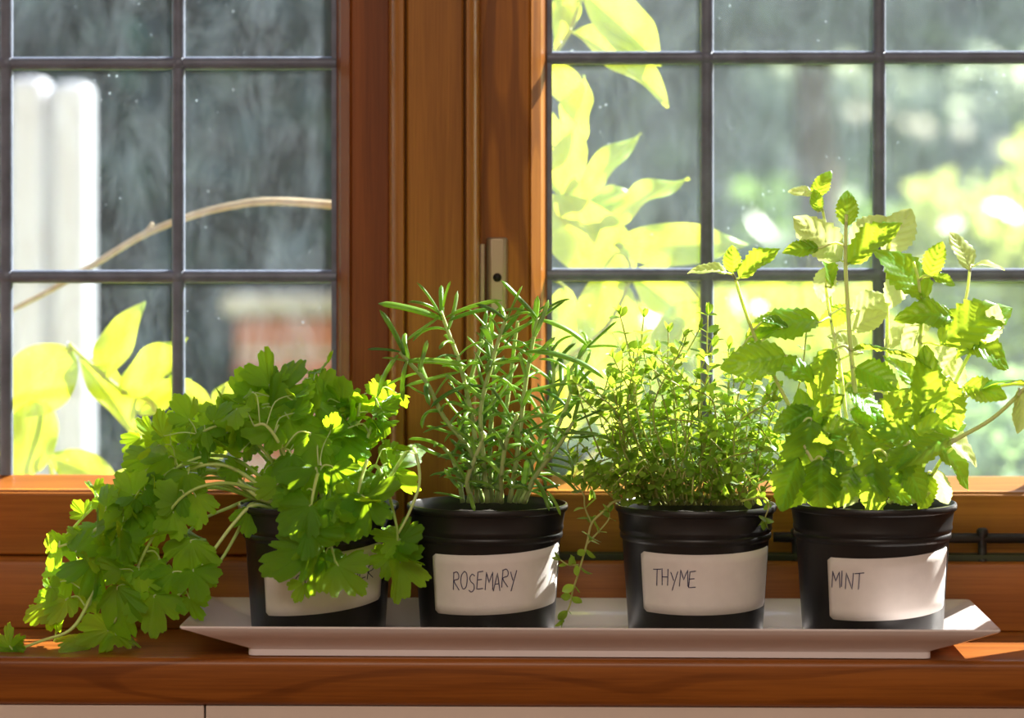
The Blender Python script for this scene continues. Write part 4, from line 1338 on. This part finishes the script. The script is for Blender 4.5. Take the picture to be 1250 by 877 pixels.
# ------------------------------------------------------------------ the garden
LAWN = plain('lawn_grass', srgb(86, 112, 44), 0.9, var=0.4, vscale=6, bump=0.6, bscale=40)
b = MB(); b.box(-14, 14, 0.18, 22, GROUND - 0.1, GROUND)
tag(b.build('lawn', LAWN), 'sunlit lawn outside the window', kind='structure')
WHITE_P = plain('white_gloss_paint', srgb(176, 182, 196), 0.5)
yp = 1.5
post = thing('garden_post', 'white grooved post standing outside the left window', 'post', (X(64, yp), yp, GROUND))
for p0, p1 in ((14, 60), (68, 112)):
    x0, x1 = X(p0, yp), X(p1, yp)
    b = MB(); b.box(x0, x1, yp - 0.03, yp + 0.03, GROUND, Z(95, yp) - (0.0 if p0 < 30 else 0.006)); b.build('shaft', WHITE_P, post, bevel=0.012, seg=3)
b = MB(); b.box(X(56, yp), X(72, yp), yp - 0.014, yp + 0.014, GROUND, Z(110, yp)); b.build('web', WHITE_P, post)

BRICK = plain('red_garden_brick', srgb(190, 120, 96), 0.9, var=0.25, vscale=14)
CAP = plain('stone_coping', srgb(200, 186, 172), 0.9, var=0.15, vscale=10)
yb_ = 3.4
wl = thing('brick_pillar', 'low red brick garden pillar with a pale coping beyond the left window', 'pillar', (X(360, yb_), yb_, GROUND))
x0, x1, zt = X(285, yb_), X(450, yb_), Z(385, yb_)
nrow, k = 0, 0
z = zt
while z - 0.065 > GROUND - 0.05:
    for i in range(2):
        xx0 = x0 + (x1 - x0) * i * 0.5 + (0.0 if nrow % 2 else 0.0)
        b = MB(); b.box(xx0 + 0.004, xx0 + (x1 - x0) * 0.5 - 0.004, yb_, yb_ + 0.22, max(GROUND, z - 0.065), z - 0.008); b.build('brick', BRICK, wl, bevel=0.004)
    z -= 0.073
    nrow += 1
b = MB(); b.box(x0 + 0.006, x1 - 0.006, yb_ + 0.008, yb_ + 0.212, GROUND, zt - 0.01); b.build('mortar', CAP, wl)
b = MB(); b.box(x0 - 0.02, x1 + 0.02, yb_ - 0.02, yb_ + 0.24, zt, zt + 0.04); b.build('coping', CAP, wl, bevel=0.008)


def foliage(blobs, n, size, seed, zmin=GROUND):
    """leaf blades scattered through ellipsoids (x,y,z,rx,ry,rz), denser near the surface"""
    rr = random.Random(seed)
    m = MB()
    tot = sum(q[3] * q[5] for q in blobs)
    for (x, y, z, rx, ry, rz) in blobs:
        for _ in range(int(n * rx * rz / tot)):
            while True:
                u = Vector((rr.uniform(-1, 1), rr.uniform(-1, 1), rr.uniform(-1, 1)))
                if 0.45 < u.length < 1.0:
                    break
            u *= (1 + 0.18 * noise.noise(u * 3.1 + Vector((seed, 0, 0))))
            p = Vector((x + u.x * rx, y + u.y * ry, z + u.z * rz))
            if p.z < zmin:
                continue
            d = Vector((rr.uniform(-1, 1), rr.uniform(-1, 1), rr.uniform(-1, .6))).normalized()
            q = d.orthogonal().normalized()
            q = Matrix.Rotation(rr.uniform(0, 6.28), 3, d) @ q
            s = size * rr.uniform(0.6, 1.4)
            nn = d.cross(q)
            m.add([p, p + d * s * .5 + q * s * .3 + nn * s * .06, p + d * s, p + d * s * .5 - q * s * .3 + nn * s * .06], [(0, 1, 2), (0, 2, 3)])
    return m


def shrub(name, label, cat, blobs, n, size, seed, cols, trunk=None, tmix=0.5, rough=0.35, spec=0.5):
    x, y, z, rx, ry, rz = blobs[0]
    t = thing(name, label, cat, (x, y, GROUND))
    mat = leaf_mat(name + '_leaves_%d' % seed, cols[0], cols[1], cols[2], tmix, rough, per_island=True, spec=spec)
    o = foliage(blobs, n, size, seed).build('foliage', mat, t)
    o['kind'] = 'stuff'
    bark = plain('bark_%d' % seed, srgb(96, 82, 66), 0.9, var=0.3, vscale=20)
    rr = random.Random(seed + 50)
    for (x, y, z, rx, ry, rz) in blobs:
        m = MB()
        m.tube(crom([(x + rr.uniform(-.05, .05), y, GROUND), (x + rr.uniform(-.04, .04), y, (GROUND + z) / 2), (x, y, z + rz * 0.4)], 5), trunk or 0.03, (trunk or 0.03) * 0.4, 7)
        for k in range(4):
            a = rr.uniform(0, 6.28)
            m.tube(crom([(x, y, z - rz * 0.5), (x + rx * .3 * math.cos(a), y + ry * .3 * math.sin(a), z), (x + rx * .7 * math.cos(a), y + ry * .7 * math.sin(a), z + rz * rr.uniform(0, .6))], 4), (trunk or 0.03) * 0.4, 0.004, 5)
        m.build('trunk', bark, t, smooth=True)
    return t


def E(px, py, y, rx, ry, rdepth):
    """ellipsoid seen at px,py with picture radii rx,ry"""
    p = P(px, py, y)
    return (p.x, p.y, p.z, M(rx, y), rdepth, M(ry, y))


# dark evergreen screen behind everything
DARK = (srgb(26, 56, 62), srgb(60, 96, 102), srgb(60, 100, 90))
MID = (srgb(70, 104, 72), srgb(120, 150, 104), srgb(150, 190, 90))
PALE = (srgb(140, 160, 148), srgb(222, 230, 220), srgb(222, 234, 200))  # glossy leaf reflections painted in as pale leaf colours
LIME = (srgb(132, 160, 76), srgb(190, 206, 124), srgb(222, 234, 130))
BLUE = (srgb(84, 120, 100), srgb(140, 170, 140), srgb(170, 205, 130))
shrub('evergreen_tree', 'dark evergreen tree filling the view behind the white post', 'tree', [E(40, 200, 7.2, 330, 420, 0.7), E(40, -200, 7.3, 300, 300, 0.7)], 12000, 0.15, 61, DARK, 0.08, 0.25)
shrub('evergreen_tree', 'dark evergreen tree behind the brick pillar and mullion', 'tree', [E(430, 150, 5.4, 240, 400, 0.5), E(400, 520, 5.4, 230, 200, 0.5)], 14000, 0.12, 62, DARK, 0.08, 0.25)
shrub('evergreen_tree', 'dark tree crown at the top of the right window', 'tree', [E(980, -90, 4.3, 420, 140, 0.35), E(750, 150, 4.3, 140, 300, 0.35)], 9000, 0.10, 63, (srgb(56, 78, 80), srgb(98, 118, 116), srgb(110, 140, 90)), 0.08, 0.25)
shrub('pale_glint_shrub', 'shrub painted pale for its bright leaf glints across the middle of the right window', 'shrub', [E(1010, 160, 7.3, 260, 130, 0.45), E(1240, 200, 7.3, 200, 150, 0.45), E(820, 200, 7.4, 120, 120, 0.4)], 10000, 0.10, 64, PALE, 0.04, 0.45, 0.3, 0.7)
shrub('hedge', 'grey-green hedge low behind the thyme and mint tops', 'hedge', [E(930, 330, 5.6, 220, 110, 0.45), E(1200, 340, 5.8, 260, 90, 0.45), E(1010, 560, 5.5, 300, 160, 0.4)], 5200, 0.08, 65, MID, 0.04, 0.4)
shrub('lime_shrub', 'lime green sunlit shrub at the right edge of the right window', 'shrub', [E(1220, 370, 3.0, 150, 150, 0.35), E(1330, 300, 3.1, 120, 130, 0.35)], 4200, 0.06, 66, LIME, 0.02, 0.5)
shrub('lime_shrub', 'yellow-green sunlit shrub behind the top of the thyme', 'shrub', [E(960, 450, 2.6, 170, 85, 0.3), E(820, 470, 2.6, 130, 90, 0.3)], 4200, 0.055, 67, (srgb(120, 158, 36), srgb(186, 208, 60), srgb(228, 238, 70)), 0.02, 0.5)
shrub('low_bush', 'blue-green low bush just outside the bottom right pane', 'shrub', [E(1220, 560, 1.25, 130, 95, 0.2), E(1370, 560, 1.3, 110, 110, 0.2)], 3600, 0.028, 68, BLUE, 0.012, 0.4)
shrub('background_tree', 'far mid green tree behind the shrub painted pale', 'tree', [E(1000, 100, 9.5, 380, 330, 0.9), E(1500, 100, 9.5, 300, 330, 0.9)], 14000, 0.18, 69, MID, 0.1, 0.35)
shrub('background_tree', 'far dark tree left beyond the evergreen trees', 'tree', [E(-300, 60, 9.5, 300, 380, 0.9), E(200, 60, 9.5, 300, 360, 0.9)], 12000, 0.17, 70, DARK, 0.1, 0.3)

# added pale petal clusters on the shrub, standing in for bright blurred glints
rr = random.Random(77)
GLINT = leaf_mat('pale_glint_petals', srgb(206, 200, 196), srgb(236, 236, 226), srgb(236, 232, 214), 0.45, 0.5, per_island=True)
fs = [o for o in C.objects if o.name == 'pale_glint_shrub'][0]
bm_ = MB()
for k in range(150):
    px, py, y = rr.uniform(760, 1420), rr.gauss(165, 62), rr.uniform(6.7, 7.2)
    if py < 70 or py > 300:
        continue
    c = P(px, py, y)
    rad = rr.uniform(0.018, 0.042)
    for h in range(7):
        a = h * 2 * math.pi / 7
        d = Vector((math.cos(a), -0.5, math.sin(a))).normalized()
        q = d.cross(Vector((0, 1, 0))).normalized()
        bm_.add([c, c + d * rad * .6 + q * rad * .42, c + d * rad, c + d * rad * .6 - q * rad * .42], [(0, 1, 2, 3)])
bo = bm_.build('bokeh_spots', GLINT, fs)
bo['kind'] = 'stuff'
